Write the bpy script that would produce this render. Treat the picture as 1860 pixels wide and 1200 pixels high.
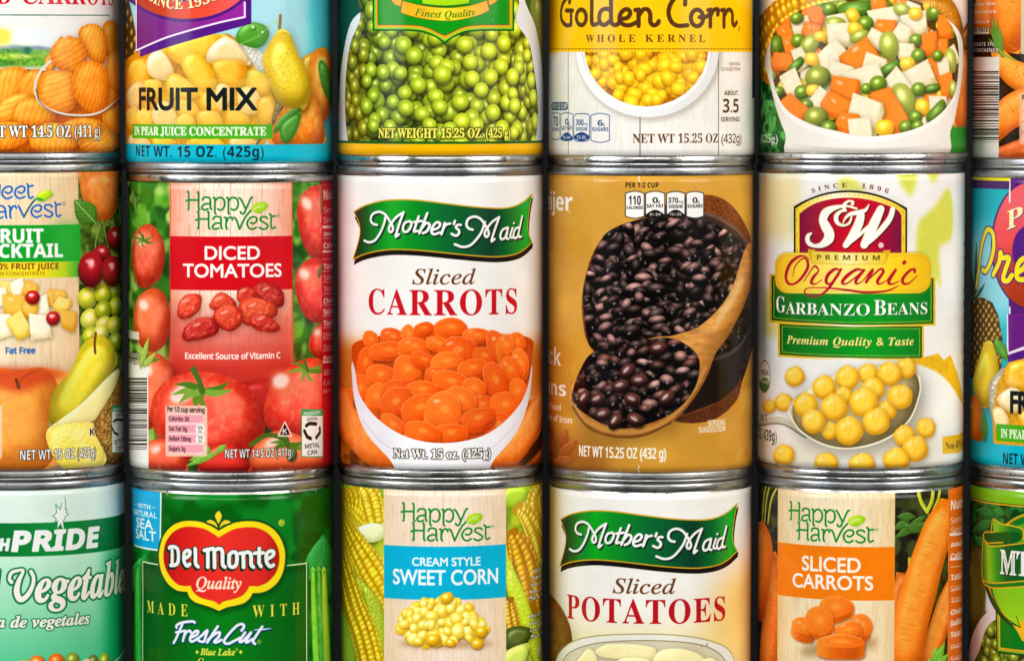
# A wall of tinned food: three rows of six cans, photographed close up from the front.
import bpy, bmesh, math
import numpy as np
from mathutils import Vector

# ----------------------------------------------------------------- camera, lamps, exposure
U = 0.0002                       # metres per unit
DIST, PITCH = 7500.0, 0.06       # camera distance (units) and downward tilt (radians)
LIFT = 0.30                      # metres: raises the whole set so that the table stands near the floor's zero
S = bpy.context.scene
for o in list(bpy.data.objects): bpy.data.objects.remove(o, do_unlink=True)
COL = S.collection

cam = bpy.data.cameras.new('camera'); cam_o = bpy.data.objects.new('camera', cam); COL.objects.link(cam_o)
cam.sensor_width = 36.0; cam.lens = 36.0*DIST/1860.0; cam.clip_start = 0.05; cam.clip_end = 50.0
cam_o.location = (0, -DIST*math.cos(PITCH)*U, DIST*math.sin(PITCH)*U + LIFT); cam_o.rotation_euler = (math.pi/2 - PITCH, 0, 0)
S.camera = cam_o

world = bpy.data.worlds.new('World'); S.world = world; world.use_nodes = True
bg = world.node_tree.nodes['Background']; bg.inputs[0].default_value = (0.80, 0.86, 0.95, 1); bg.inputs[1].default_value = 0.05

def softbox(name, loc, aim, w, h, power, col):
    l = bpy.data.lights.new(name, 'AREA'); l.shape = 'RECTANGLE'; l.size = w; l.size_y = h; l.energy = power; l.color = col
    o = bpy.data.objects.new(name, l); COL.objects.link(o); o.location = loc
    o.rotation_euler = (Vector(aim) - Vector(loc)).to_track_quat('-Z', 'Y').to_euler(); return o
softbox('key_softbox', (1.00, -0.84, LIFT + 0.58), (0, 0, LIFT), 0.85, 0.9, 17.0, (1.0, 0.97, 0.93))
softbox('fill_softbox', (-1.08, -0.76, LIFT + 0.56), (0, 0, LIFT), 0.70, 0.9, 17.0, (0.97, 0.985, 1.0))
softbox('front_softbox', (-0.10, -1.55, LIFT + 0.62), (0, 0, LIFT), 1.3, 0.5, 8.0, (1.0, 0.99, 0.97))

S.view_settings.view_transform = 'Standard'; S.view_settings.look = 'None'; S.view_settings.exposure = 0.0; S.view_settings.gamma = 1.0
S.render.engine = 'CYCLES'; S.cycles.use_denoising = True; S.cycles.max_bounces = 8

# ----------------------------------------------------------------- materials and shapes
def principled(name, col, rough=.5, metal=0.0):
    m = bpy.data.materials.new(name); m.use_nodes = True; b = m.node_tree.nodes['Principled BSDF']
    b.inputs['Base Color'].default_value = (*col, 1); b.inputs['Roughness'].default_value = rough; b.inputs['Metallic'].default_value = metal
    return m, m.node_tree, b

def tin_material(name, col, lo, hi, dirt, streak):
    """tinplate: brushed round the can, dull patches, specks and grime"""
    m, t, b = principled(name, col, .3, 1.0); N, K = t.nodes, t.links
    co = N.new('ShaderNodeTexCoord'); oi = N.new('ShaderNodeObjectInfo'); mp = N.new('ShaderNodeVectorMath'); mp.operation = 'ADD'
    sc = N.new('ShaderNodeVectorMath'); sc.operation = 'SCALE'; sc.inputs['Scale'].default_value = 7.0
    K.new(oi.outputs['Location'], sc.inputs[0]); K.new(co.outputs['Object'], mp.inputs[0]); K.new(sc.outputs[0], mp.inputs[1])
    def noise(scale, detail, stretch=(1, 1, 1)):
        v = N.new('ShaderNodeVectorMath'); v.operation = 'MULTIPLY'; v.inputs[1].default_value = stretch; K.new(mp.outputs[0], v.inputs[0])
        n = N.new('ShaderNodeTexNoise'); n.inputs['Scale'].default_value = scale; n.inputs['Detail'].default_value = detail; K.new(v.outputs[0], n.inputs['Vector']); return n.outputs['Fac']
    def ramp(x, a, bb, c0, c1):
        r = N.new('ShaderNodeMapRange'); r.inputs['From Min'].default_value = a; r.inputs['From Max'].default_value = bb; r.inputs['To Min'].default_value = c0; r.inputs['To Max'].default_value = c1; K.new(x, r.inputs['Value']); return r.outputs[0]
    big = noise(90, 4); fine = noise(420, 3, (1, 1, 3)); spk = noise(900, 2)
    K.new(ramp(big, .35, .65, lo, hi), b.inputs['Roughness'])
    g = N.new('ShaderNodeMath'); g.operation = 'MULTIPLY'; K.new(ramp(spk, .60, .70, 0, 1), g.inputs[0]); K.new(ramp(noise(130, 3), .42, .6, 0, 1), g.inputs[1])
    mx = N.new('ShaderNodeMix'); mx.data_type = 'RGBA'; mx.inputs['A'].default_value = (*col, 1); mx.inputs['B'].default_value = (.07, .06, .05, 1)
    g2 = N.new('ShaderNodeMath'); g2.operation = 'MULTIPLY'; g2.inputs[1].default_value = dirt; K.new(g.outputs[0], g2.inputs[0]); K.new(g2.outputs[0], mx.inputs['Factor'])
    K.new(mx.outputs['Result'], b.inputs['Base Color'])
    bp = N.new('ShaderNodeBump'); bp.inputs['Strength'].default_value = streak; bp.inputs['Distance'].default_value = .0004
    ad = N.new('ShaderNodeMath'); ad.operation = 'ADD'; K.new(fine, ad.inputs[0]); K.new(big, ad.inputs[1]); K.new(ad.outputs[0], bp.inputs['Height']); K.new(bp.outputs[0], b.inputs['Normal'])
    return m
BRIGHT = tin_material('bright_tinplate', (.50, .495, .47), .16, .36, .9, .12)
WORN = tin_material('worn_tinplate', (.40, .40, .38), .24, .46, 1.0, .18)
GREY = tin_material('grey_lacquered_tin', (.36, .37, .385), .28, .46, .9, .14)

def paper_material(name, rgb):
    """coated paper carrying one label's print, which this script has just painted"""
    h, w = rgb.shape[:2]
    im = bpy.data.images.new(name + '_print', w, h, alpha=False); px = np.ones((h, w, 4), np.float32); px[..., :3] = np.clip(rgb[::-1], 0, 1)
    im.pixels.foreach_set(px.ravel()); im.update(); im.pack()
    m, t, b = principled(name, (1, 1, 1), .38); N, K = t.nodes, t.links
    tx = N.new('ShaderNodeTexImage'); tx.image = im; tx.extension = 'EXTEND'; tx.interpolation = 'Cubic'; K.new(tx.outputs['Color'], b.inputs['Base Color'])
    b.inputs['Specular IOR Level'].default_value = .25
    co = N.new('ShaderNodeTexCoord'); n = N.new('ShaderNodeTexNoise'); n.inputs['Scale'].default_value = 45; n.inputs['Detail'].default_value = 3; K.new(co.outputs['Object'], n.inputs['Vector'])
    n2 = N.new('ShaderNodeTexNoise'); n2.inputs['Scale'].default_value = 700; n2.inputs['Detail'].default_value = 2; K.new(co.outputs['Object'], n2.inputs['Vector'])
    ad = N.new('ShaderNodeMath'); ad.operation = 'MULTIPLY_ADD'; ad.inputs[1].default_value = .06; K.new(n2.outputs['Fac'], ad.inputs[0]); K.new(n.outputs['Fac'], ad.inputs[2])
    bp = N.new('ShaderNodeBump'); bp.inputs['Strength'].default_value = .12; bp.inputs['Distance'].default_value = .0006; K.new(ad.outputs[0], bp.inputs['Height']); K.new(bp.outputs[0], b.inputs['Normal'])
    r = N.new('ShaderNodeMapRange'); r.inputs['To Min'].default_value = .13; r.inputs['To Max'].default_value = .26; K.new(n.outputs['Fac'], r.inputs['Value']); K.new(r.outputs[0], b.inputs['Roughness'])
    return m

def link(name, me, mat, parent=None):
    o = bpy.data.objects.new(name, me); COL.objects.link(o); me.materials.append(mat)
    if parent: o.parent = parent
    return o

def lathe(name, prof, mat, parent, seg=144, wob=0.0, seed=0):
    """a profile of (radius, height) in units, turned round the upright axis"""
    r = np.random.RandomState(seed); ph = r.rand(3)*6.28
    n = len(prof); vs = []; fs = []
    for k in range(seg):
        a = 2*math.pi*k/seg; w = wob*(math.sin(2*a+ph[0])+.6*math.sin(5*a+ph[1])+.4*math.sin(11*a+ph[2]))
        for R, z in prof: vs.append(((R+w)*math.sin(a)*U, -(R+w)*math.cos(a)*U, z*U))
    for k in range(seg):
        j = (k+1) % seg
        for i in range(n-1): fs.append((k*n+i, j*n+i, j*n+i+1, k*n+i+1))
    me = bpy.data.meshes.new(name); me.from_pydata(vs, [], fs); me.update()
    me.polygons.foreach_set('use_smooth', [True]*len(me.polygons))
    return link(name, me, mat, parent)

def wrap(name, R, z0, z1, th, mat, parent, ribs=0.0, seed=0, seg=160, rows=44):
    """the paper round the can; its print spans the angle +-th, seen from the front"""
    rs = np.random.RandomState(seed); ph = rs.rand(6)*6.28
    vs = []; fs = []; uv = []
    for i in range(rows+1):
        t = i/rows; z = z0+(z1-z0)*t
        for k in range(seg+1):
            a = -math.pi+2*math.pi*k/seg
            d = .10*math.sin(3*a+ph[0]+4*t)+.07*math.sin(9*a+ph[1]-7*t)+.05*math.sin(17*a+ph[2]+13*t)
            if ribs: d += ribs*max(0, math.sin(math.pi*(t-.1)/.8))*math.cos(2*math.pi*(z-z0)/27)*(.35+.65*min(1, abs(a)/1.2))
            vs.append(((R+d)*math.sin(a)*U, -(R+d)*math.cos(a)*U, z*U)); uv.append(((a+th)/(2*th), t))
    for i in range(rows):
        for k in range(seg):
            q = i*(seg+1)+k; fs.append((q, q+1, q+seg+2, q+seg+1))
    # the paper's own thickness: turn the two cut edges in to the tin
    for i, s in ((0, 1), (rows, -1)):
        b = len(vs)
        for k in range(seg+1):
            a = -math.pi+2*math.pi*k/seg; vs.append(((R-.9)*math.sin(a)*U, -(R-.9)*math.cos(a)*U, (z0 if i == 0 else z1)*U)); uv.append(((a+th)/(2*th), i/rows))
        for k in range(seg):
            q = i*(seg+1)+k; fs.append((b+k, b+k+1, q+1, q) if s > 0 else (q, q+1, b+k+1, b+k))
    me = bpy.data.meshes.new(name); me.from_pydata(vs, [], fs); me.update()
    me.polygons.foreach_set('use_smooth', [p < rows*seg for p in range(len(fs))])
    l = me.uv_layers.new(name='print'); idx = np.empty(len(me.loops), np.int32); me.loops.foreach_get('vertex_index', idx)
    l.data.foreach_set('uv', np.array(uv, np.float32)[idx].ravel())
    return link(name, me, mat, parent)

def structure(o): o['kind'] = 'structure'; return o
def slab(name, x0, x1, y0, y1, z0, z1, mat, bev=0.0):
    bm = bmesh.new(); bmesh.ops.create_cube(bm, size=1)
    for v in bm.verts: v.co = Vector(((x0+x1)/2+v.co.x*(x1-x0), (y0+y1)/2+v.co.y*(y1-y0), (z0+z1)/2+v.co.z*(z1-z0)))
    if bev: bmesh.ops.bevel(bm, geom=bm.edges[:], offset=bev, segments=3, affect='EDGES')
    me = bpy.data.meshes.new(name); bm.to_mesh(me); bm.free(); return link(name, me, mat)

# ----------------------------------------------------------------- where every can stands (read off the photograph, 1 unit = 0.2 mm)
def ray(x, y):
    x = np.asarray(x, float); y = np.asarray(y, float)
    d = np.stack([(x-930)/DIST, np.full_like(x, math.cos(PITCH)) - (y-600)/DIST*math.sin(PITCH), -math.sin(PITCH) - (y-600)/DIST*math.cos(PITCH)], 1)
    return np.array([0, -DIST*math.cos(PITCH), DIST*math.sin(PITCH)]), d

def unproject(can, x, y):
    """photo pixel -> (arc length, height) on the can's label; points past the can's side run on round it"""
    o, d = ray(x, y); cx, R = can['x'], can['r']
    ex = o[0]-cx; a = d[:, 0]**2 + d[:, 1]**2; b = ex*d[:, 0] + o[1]*d[:, 1]; c = ex*ex + o[1]**2 - R*R
    disc = b*b - a*c; t = (-b - np.sqrt(np.maximum(disc, 0)))/a
    X = ex + d[:, 0]*t; Y = o[1] + d[:, 1]*t; Z = o[2] + d[:, 2]*t
    th = np.arctan2(X, -Y)
    over = np.where(disc < 0, np.sign(X)*np.maximum(np.hypot(X, Y)/R - 1, 0)*1.0, 0)
    return np.stack([th*R + over*R, Z], 1)

def on_front(px, y, r):
    o, d = ray([px], [y]); t0 = -o[1]/d[0, 1]; cx = o[0]+d[0, 0]*t0
    t = (-r - o[1])/d[0, 1]; return cx, (o[2]+d[0, 2]*t)

#          key            column centre, row height it was read at, label top and bottom, can top and bottom (photo y at the can's middle), radius
TABLE = [('crinkle',   30, 150, None, 283.0, None, 298.0, 186.5), ('fruitmix', 416, 150, None, 300.0, None, 316.5, 188.0), ('peas',      800, 150, None, 283.5, None, 303.0, 186.5),
         ('corn',    1183.5, 150, None, 288.0, None, 303.5, 187.0), ('mixedveg', 1567, 150, None, 282.0, None, 299.0, 188.5), ('barcode',  1955, 150, None, 299.0, None, 309.0, 187.5),
         ('cocktail',  37, 600, 310.0, 853.0, 298.0, 875.0, 186.0), ('diced',  419.5, 600, 333.0, 861.0, 316.5, 877.0, 186.0), ('maid',    800, 600, 321.0, 852.0, 303.0, 874.0, 186.0),
         ('beans',   1181.5, 600, 320.0, 860.0, 303.5, 878.0, 186.0), ('garbanzo', 1563, 600, 317.0, 850.0, 299.0, 874.0, 187.0), ('fruitside', 1950, 600, 322.0, 853.0, 309.0, 876.0, 186.0),
         ('pride',     43, 1050, 889.0, None, 875.0, None, 184.5), ('greenbean', 423.5, 1050, 898.0, None, 877.0, None, 184.0), ('creamcorn', 802.5, 1050, 891.0, None, 874.0, None, 184.0),
         ('potato',  1181, 1050, 897.0, None, 878.0, None, 184.0), ('happycarrot', 1562, 1050, 895.0, None, 874.0, None, 186.0), ('mtpeas',   1945, 1050, 896.0, None, 876.0, None, 185.0)]
HEIGHT = 570.0
CANS = {}
for i, (key, px, ym, lt, lb, ct, cb, r) in enumerate(TABLE):
    cx = on_front(px, ym, r)[0]; z = lambda y: on_front(px, y, r)[1]
    c = dict(key=key, px=px, x=cx, r=r, seed=100+7*i)
    if ct is None: c['z0'] = z(cb); c['z1'] = c['z0'] + HEIGHT; c['lz0'] = z(lb); c['lz1'] = c['z1'] - 18
    elif cb is None: c['z1'] = z(ct); c['z0'] = None; c['lz1'] = z(lt); c['lz0'] = None
    else: c['z1'], c['z0'], c['lz1'], c['lz0'] = z(ct), z(cb), z(lt), z(lb)
    CANS[key] = c
FLOOR = min(c['z1'] for c in CANS.values() if c['z0'] is None) - HEIGHT
for c in CANS.values():
    if c['z0'] is None: c['z0'] = FLOOR; c['lz0'] = FLOOR + 20

# ----------------------------------------------------------------- letter outlines
LETTERS = {'serif': "()-.12345689ABCDEGHIJKLMNOPRSTUWZeginortz", 'serifit': "&BEFHLPQTabdegiklmnrstuvy", 'italic': "EHQSacdeiltuy",
           'bold': "%(),-./012345679:ABCDEFGHIJKLMNOPRSTUVWYZabcdefghijklmnoprstuvw", 'sans': "%()./-012345ACDEFGHILMNOPRSTUVWZabcdefgilmnoprstuvxyz", 'gill': "ACDEFHILMNORSTUWXY" + chr(174)}
ALPHABET = {'serif': (0x1D400, 0x1D7CE), 'serifit': (0x1D468, None), 'italic': (0x1D434, None), 'bold': (0x1D5D4, 0x1D7EC), 'sans': (0x1D5A0, 0x1D7E2), 'gill': (None, None)}
def glyph_sets():
    """letter outlines taken from Blender's own text objects (its built-in face and that face's mathematical alphabets)"""
    def code(ch, cap, digit):
        if cap and 'A' <= ch <= 'Z': return chr(cap + ord(ch) - 65)
        if cap and 'a' <= ch <= 'z': return chr(cap + 26 + ord(ch) - 97)
        if digit and ch.isdigit(): return chr(digit + int(ch))
        return ch
    out = {}
    for nm, keys in LETTERS.items():
        h = code('H', *ALPHABET[nm])
        cu = bpy.data.curves.new('letters', 'FONT'); cu.size = 1; cu.space_line = 4
        cu.body = '\n'.join([h + h] + [h + code(k, *ALPHABET[nm]) + h for k in keys])
        ob = bpy.data.objects.new('letters', cu); COL.objects.link(ob)
        dg = bpy.context.evaluated_depsgraph_get(); res = ob.evaluated_get(dg).to_curve(dg); rows = {}
        for sp in res.splines:
            n = len(sp.bezier_points); co, hl, hr = (np.empty(n*3, np.float32) for _ in range(3))
            sp.bezier_points.foreach_get('co', co); sp.bezier_points.foreach_get('handle_left', hl); sp.bezier_points.foreach_get('handle_right', hr)
            co, hl, hr = (q.reshape(n, 3)[:, :2].astype(float) for q in (co, hl, hr))
            pts = []
            for i in range(n):
                a, b, c, d = co[i], hr[i], hl[(i+1) % n], co[(i+1) % n]; e = d-a
                dev = max(abs(e[0]*(b-a)[1]-e[1]*(b-a)[0]), abs(e[0]*(c-a)[1]-e[1]*(c-a)[0])) / (math.hypot(*e)+1e-9)
                m = 1 if dev < .0008 else int(min(8, max(2, math.ceil(math.sqrt(dev/.002)))))
                q = (np.arange(m)/m)[:, None]; pts.append((1-q)**3*a + 3*(1-q)**2*q*b + 3*(1-q)*q*q*c + q**3*d)
            pts = np.vstack(pts); line = int(round(-(pts[:, 1].min()+.05)/4)); rows.setdefault(line, []).append(pts + [0, 4*line])
        lead = rows[0][0][:, 0].min(); step = rows[0][1][:, 0].min() - lead; d = out[nm] = {}
        for i, k in enumerate(keys):
            r = rows.get(i+1, [])
            if len(r) > 2: d[k] = (r[-1][:, 0].min() - lead - step, [c - [step, 0] for c in r[1:-1]])
        bpy.data.objects.remove(ob); bpy.data.curves.remove(cu)
    return out

# ----------------------------------------------------------------- printed label artwork: a small 2-D paint kit
def hexc(c):
    if isinstance(c, str):
        return np.array([int(c[i:i+2], 16) for i in (0, 2, 4)], np.float32) / 255
    return np.array(c, np.float32) / (255 if max(c) > 1 else 1)

def lerp(a, b, t): return a + (b - a) * t

def rnoise(h, w, cell, seed, octaves=1):
    """smooth value noise in 0..1; cell may be (cy, cx)"""
    cy, cx = cell if isinstance(cell, tuple) else (cell, cell)
    out = np.zeros((h, w), np.float32); amp = 1.0; tot = 0.0
    for o in range(octaves):
        r = np.random.RandomState(seed + 17 * o)
        gh, gw = int(h / cy) + 3, int(w / cx) + 3
        g = r.rand(gh, gw).astype(np.float32)
        y = np.arange(h) / cy; x = np.arange(w) / cx
        yi = y.astype(int); xi = x.astype(int)
        fy = (y - yi)[:, None]; fx = (x - xi)[None, :]
        fy = fy * fy * (3 - 2 * fy); fx = fx * fx * (3 - 2 * fx)
        a = g[yi][:, xi]; b = g[yi][:, xi + 1]; c = g[yi + 1][:, xi]; d = g[yi + 1][:, xi + 1]
        out += amp * ((a * (1 - fx) + b * fx) * (1 - fy) + (c * (1 - fx) + d * fx) * fy)
        tot += amp; amp *= 0.5; cy = max(1.01, cy / 2); cx = max(1.01, cx / 2)
    return out / tot

def box1(a, r, axis):
    n = 2 * r + 1
    p = [(0, 0)] * a.ndim; p[axis] = (r + 1, r)
    s = np.cumsum(np.pad(a, p, mode='edge'), axis=axis, dtype=np.float64)
    if axis == 0: o = s[n:] - s[:-n]
    else: o = s[:, n:] - s[:, :-n]
    return (o / n).astype(np.float32)

def blur(a, r):
    r = int(round(r * 0.6))
    if r < 1: return a
    for _ in range(3): a = box1(box1(a, r, 0), r, 1)
    return a

def smooth_pts(p, closed=True, k=6):
    """Catmull-Rom through the points (extra columns, such as widths, ride along)"""
    p = np.asarray(p, float); n = len(p)
    if n < 3: return p
    if closed: q = np.vstack([p[-1:], p, p[:2]])
    else: q = np.vstack([2 * p[:1] - p[1:2], p, 2 * p[-1:] - p[-2:-1]])
    out = []
    t = (np.arange(k) / k)[:, None]
    m = n if closed else n - 1
    for i in range(m):
        a, b, c, d = q[i], q[i+1], q[i+2], q[i+3]
        out.append(0.5 * (2*b + (c-a)*t + (2*a-5*b+4*c-d)*t*t + (3*b-a-3*c+d)*t**3))
    if not closed: out.append(p[-1:])
    return np.vstack(out)

def ell(cx, cy, rx, ry, rot=0, n=28, a0=0, a1=360, sq=1.0):
    t = np.radians(np.linspace(a0, a1, n, endpoint=(a1 - a0) < 360))
    c, s = np.cos(t), np.sin(t)
    if sq != 1: c, s = np.sign(c) * abs(c) ** sq, np.sign(s) * abs(s) ** sq
    r = np.radians(rot); x, y = rx * c, ry * s
    return np.stack([cx + x * np.cos(r) - y * np.sin(r), cy + x * np.sin(r) + y * np.cos(r)], 1)

def rect(x0, y0, x1, y1, n=8):
    e = []
    for a, b in (((x0, y0), (x1, y0)), ((x1, y0), (x1, y1)), ((x1, y1), (x0, y1)), ((x0, y1), (x0, y0))):
        for k in range(n): e.append((a[0] + (b[0]-a[0])*k/n, a[1] + (b[1]-a[1])*k/n))
    return np.array(e)

def rrect(x0, y0, x1, y1, r, n=5):
    e = []
    for cx, cy, a in ((x1-r, y0+r, -90), (x1-r, y1-r, 0), (x0+r, y1-r, 90), (x0+r, y0+r, 180)):
        for k in range(n + 1):
            t = math.radians(a + 90 * k / n); e.append((cx + r*math.cos(t), cy + r*math.sin(t)))
    e = np.array(e)
    out = []
    for i in range(len(e)):
        a, b = e[i], e[(i+1) % len(e)]
        m = max(1, int(np.hypot(*(b-a)) / 12))
        for k in range(m): out.append(a + (b-a)*k/m)
    return np.array(out)

FONTS = glyph_sets()
CAPH = {k: max(c[:, 1].max() for c in FONTS[k]['E' if 'E' in FONTS[k] else 'S' if 'S' in FONTS[k] else 'O'][1]) for k in FONTS}

def layout(font, s, track=0.0):
    """glyph outlines of a line of text, in em units"""
    F = FONTS[font]; R = FONTS['bold' if font in ('bold', 'serif') else 'sans']; out = []; x = 0.0; k = CAPH[font] / CAPH['sans']
    for ch in s:
        if ch == ' ': x += 0.27 + track; continue
        if ch in F: adv, cs = F[ch]
        else:
            adv, cs = R.get(ch, R['-']); adv = adv * k; cs = [c * k for c in cs]
        out += [c + [x, 0] for c in cs]; x += adv + track
    return out, x - track

class Label:
    """the paint of one label.  Artwork points are given in the photograph's pixels and turned, once,
    into places on this can's own paper (arc length round the can, height), so the print is a flat label."""
    S = 1.55                                  # texels per unit
    TH = math.radians(112)
    def __init__(L, can):
        L.can = can; L.R = can['r']; L.z1 = can['lz1']; L.z0 = can['lz0']
        L.W = int(2 * L.TH * L.R * L.S); L.H = int((L.z1 - L.z0) * L.S)
        L.rgb = np.ones((L.H, L.W, 3), np.float32)
        L.fr = (0.0, 0.0, 1.0); L.clip = None; L.al = None; L.wide = False; L.rs = np.random.RandomState(can['seed'])
    def frame(L, x0=0, y0=0, k=1.0): L.fr = (x0, y0, k)
    def uv(L, p):
        p = np.asarray(p, float).reshape(-1, 2)
        x = L.fr[0] + p[:, 0] / L.fr[2]; y = L.fr[1] + p[:, 1] / L.fr[2]
        if L.al:                              # artwork shared with another can: read its places there, then move it here
            return unproject(L.al[0], x, y) + L.al[1]
        return unproject(L.can, x, y)
    def tex(L, uvp):
        return np.stack([(uvp[:, 0] + L.TH * L.R) * L.S, (L.z1 - uvp[:, 1]) * L.S], 1)
    def c(L, p): return L.tex(L.uv(p))
    # -- coverage of a set of closed outlines given in texels
    def cover(L, polys, pad=2):
        allp = np.vstack(polys)
        x0 = int(max(0, math.floor(allp[:, 0].min()) - pad)); x1 = int(min(L.W, math.ceil(allp[:, 0].max()) + pad))
        y0 = int(max(0, math.floor(allp[:, 1].min()) - pad)); y1 = int(min(L.H, math.ceil(allp[:, 1].max()) + pad))
        if x1 <= x0 or y1 <= y0: return None
        w, h = x1 - x0, y1 - y0; SS = 4
        A = np.vstack(polys); B = np.vstack([np.roll(p, -1, 0) for p in polys])
        ax, ay, bx, by = A[:, 0] - x0, (A[:, 1] - y0) * SS, B[:, 0] - x0, (B[:, 1] - y0) * SS
        d = np.where(by > ay, 1.0, -1.0); sw = by < ay
        ax, bx = np.where(sw, bx, ax), np.where(sw, ax, bx); ay, by = np.where(sw, by, ay), np.where(sw, ay, by)
        k0 = np.maximum(np.ceil(ay - 0.5), 0).astype(int); k1 = np.minimum(np.ceil(by - 0.5), h * SS).astype(int)
        n = np.maximum(k1 - k0, 0); e = np.repeat(np.arange(len(n)), n)
        if len(e) == 0: return None
        k = np.arange(len(e)) - np.repeat(np.cumsum(n) - n, n) + k0[e]
        x = ax[e] + (bx[e] - ax[e]) * ((k + 0.5 - ay[e]) / np.maximum(by[e] - ay[e], 1e-9))
        x = np.clip(x, 0, w - 1e-3); xi = x.astype(int); f = x - xi
        acc = np.zeros(h * SS * (w + 2))
        row = k * (w + 2)
        acc += np.bincount(row + xi, d[e] * (1 - f), len(acc)); acc += np.bincount(row + xi + 1, d[e] * f, len(acc))
        acc = np.cumsum(acc.reshape(h * SS, w + 2), 1)[:, :w]
        cov = np.clip(np.abs(acc), 0, 1).reshape(h, SS, w).mean(1).astype(np.float32)
        return cov, x0, y0
    def put(L, cov, x0, y0, col, alpha=1.0, mode='over'):
        h, w = cov.shape[:2]; a = cov * alpha
        if L.clip is not None: a = a * L.clip[y0:y0+h, x0:x0+w]
        v = L.rgb[y0:y0+h, x0:x0+w]
        if mode == 'mul': v *= 1 - a[..., None] * (1 - col)
        else: v += a[..., None] * (col - v)
    def grad(L, h, w, x0, y0, g):
        """a print gradient between two photo points: (stops, p, q) or (colour, colour, p, q)"""
        stops, p, q = g if len(g) == 3 else ([(0, g[0]), (1, g[1])], g[2], g[3])
        a, b = L.c([p, q]); dx, dy = b - a; n = dx*dx + dy*dy
        t = ((np.arange(w)[None, :] + x0 - a[0]) * dx + (np.arange(h)[:, None] + y0 - a[1]) * dy) / n
        ts = [s[0] for s in stops]; cs = np.array([hexc(s[1]) for s in stops])
        return np.stack([np.interp(t, ts, cs[:, i]) for i in range(3)], -1).astype(np.float32)
    def fillp(L, polys, col, alpha=1.0, soft=0, mode='over', g=None, tex=0.0, seed=1, cell=6):
        r = L.cover(polys, pad=2 + int(soft * 2.8))
        if r is None: return
        cov, x0, y0 = r
        if soft: cov = blur(cov, soft*L.S/1.3)
        h, w = cov.shape
        C = hexc(col) if g is None else L.grad(h, w, x0, y0, g)
        if tex: C = C * (1 + tex * (rnoise(h, w, cell, seed, 2)[..., None] * 2 - 1))
        L.put(cov, x0, y0, C, alpha, mode)
    def poly(L, p, col, alpha=1.0, soft=0, smooth=False, **k):
        p = smooth_pts(p) if smooth else np.asarray(p, float)
        L.fillp([L.c(p)], col, alpha, soft, **k)
    def box(L, x0, y0, x1, y1, col, **k): L.poly(rect(x0, y0, x1, y1), col, **k)
    def band(L, ya, yb, col, **k):
        """a stripe printed right round the can between two photo heights, measured at the can's middle"""
        cx = (L.can['px'] - L.fr[0]) * L.fr[2]; v = L.c([(cx, ya), (cx, yb)])[:, 1]
        L.fillp([np.array([(-4, v[0]), (L.W+4, v[0]), (L.W+4, v[1]), (-4, v[1])])], col, **k)
    def panel(L, xa, xb, ya, yb, col, ym=None, **k):
        """an upright rectangle of paper colour: sides at photo x (read at height ym), ends straight round the can"""
        cx = (L.can['px'] - L.fr[0]) * L.fr[2]; v = L.c([(cx, ya), (cx, yb)])[:, 1]; m = (ya+yb)/2 if ym is None else ym
        u = L.c([(xa, m), (xb, m)])[:, 0]
        L.fillp([np.array([(u[0], v[0]), (u[1], v[0]), (u[1], v[1]), (u[0], v[1])])], col, **k)
        return u[0], v[0], u[1], v[1]
    def strokes(L, t, w):
        """outlines of a pen line through texel points with width(s) w"""
        t = np.asarray(t, float); w = np.broadcast_to(np.asarray(w, float), (len(t),)); out = []
        d = t[1:] - t[:-1]; ln = np.hypot(d[:, 0], d[:, 1]) + 1e-9; nx, ny = -d[:, 1]/ln, d[:, 0]/ln
        for i in range(len(d)):
            a, b, ra, rb = t[i], t[i+1], w[i]/2, w[i+1]/2
            out.append(np.array([(a[0]+nx[i]*ra, a[1]+ny[i]*ra), (b[0]+nx[i]*rb, b[1]+ny[i]*rb), (b[0]-nx[i]*rb, b[1]-ny[i]*rb), (a[0]-nx[i]*ra, a[1]-ny[i]*ra)]))
        ang = np.linspace(0, 2*np.pi, 10, endpoint=False)
        for i in range(len(t)):
            out.append(np.stack([t[i, 0]+np.cos(ang)*w[i]/2, t[i, 1]+np.sin(ang)*w[i]/2], 1))
        for i, p in enumerate(out):
            x, y = p[:, 0], p[:, 1]
            if (x*np.roll(y, -1) - np.roll(x, -1)*y).sum() < 0: out[i] = p[::-1]
        return out
    def line(L, p, w, col, smooth=True, closed=False, get=False, **k):
        """pen line through photo points; rows may carry their own width in a third column"""
        p = [tuple(q) + ((w,) if len(q) == 2 else ()) for q in np.asarray(p, float).tolist()] if not isinstance(p, np.ndarray) or p.shape[1] == 2 else p
        p = np.asarray(p, float)
        if smooth and len(p) > 2: p = smooth_pts(p, closed)
        elif closed: p = np.vstack([p, p[:1]])
        t = L.c(p[:, :2]); s = L.strokes(t, p[:, 2] / L.fr[2] * L.S)
        if get: return s
        L.fillp(s, col, **k)
    def pen(L, lines, w, layers):
        """hand lettering: many pen lines, inked in several layers (extra width, dx, dy, colour)"""
        for ex, dx, dy, col in layers:
            sh = []
            for p in lines:
                q = [((x[0]+dx, x[1]+dy, (x[2] if len(x) > 2 else w) + ex)) for x in p]
                sh += L.line(np.array(q), w, col, get=True)
            L.fillp(sh, col)
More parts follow.
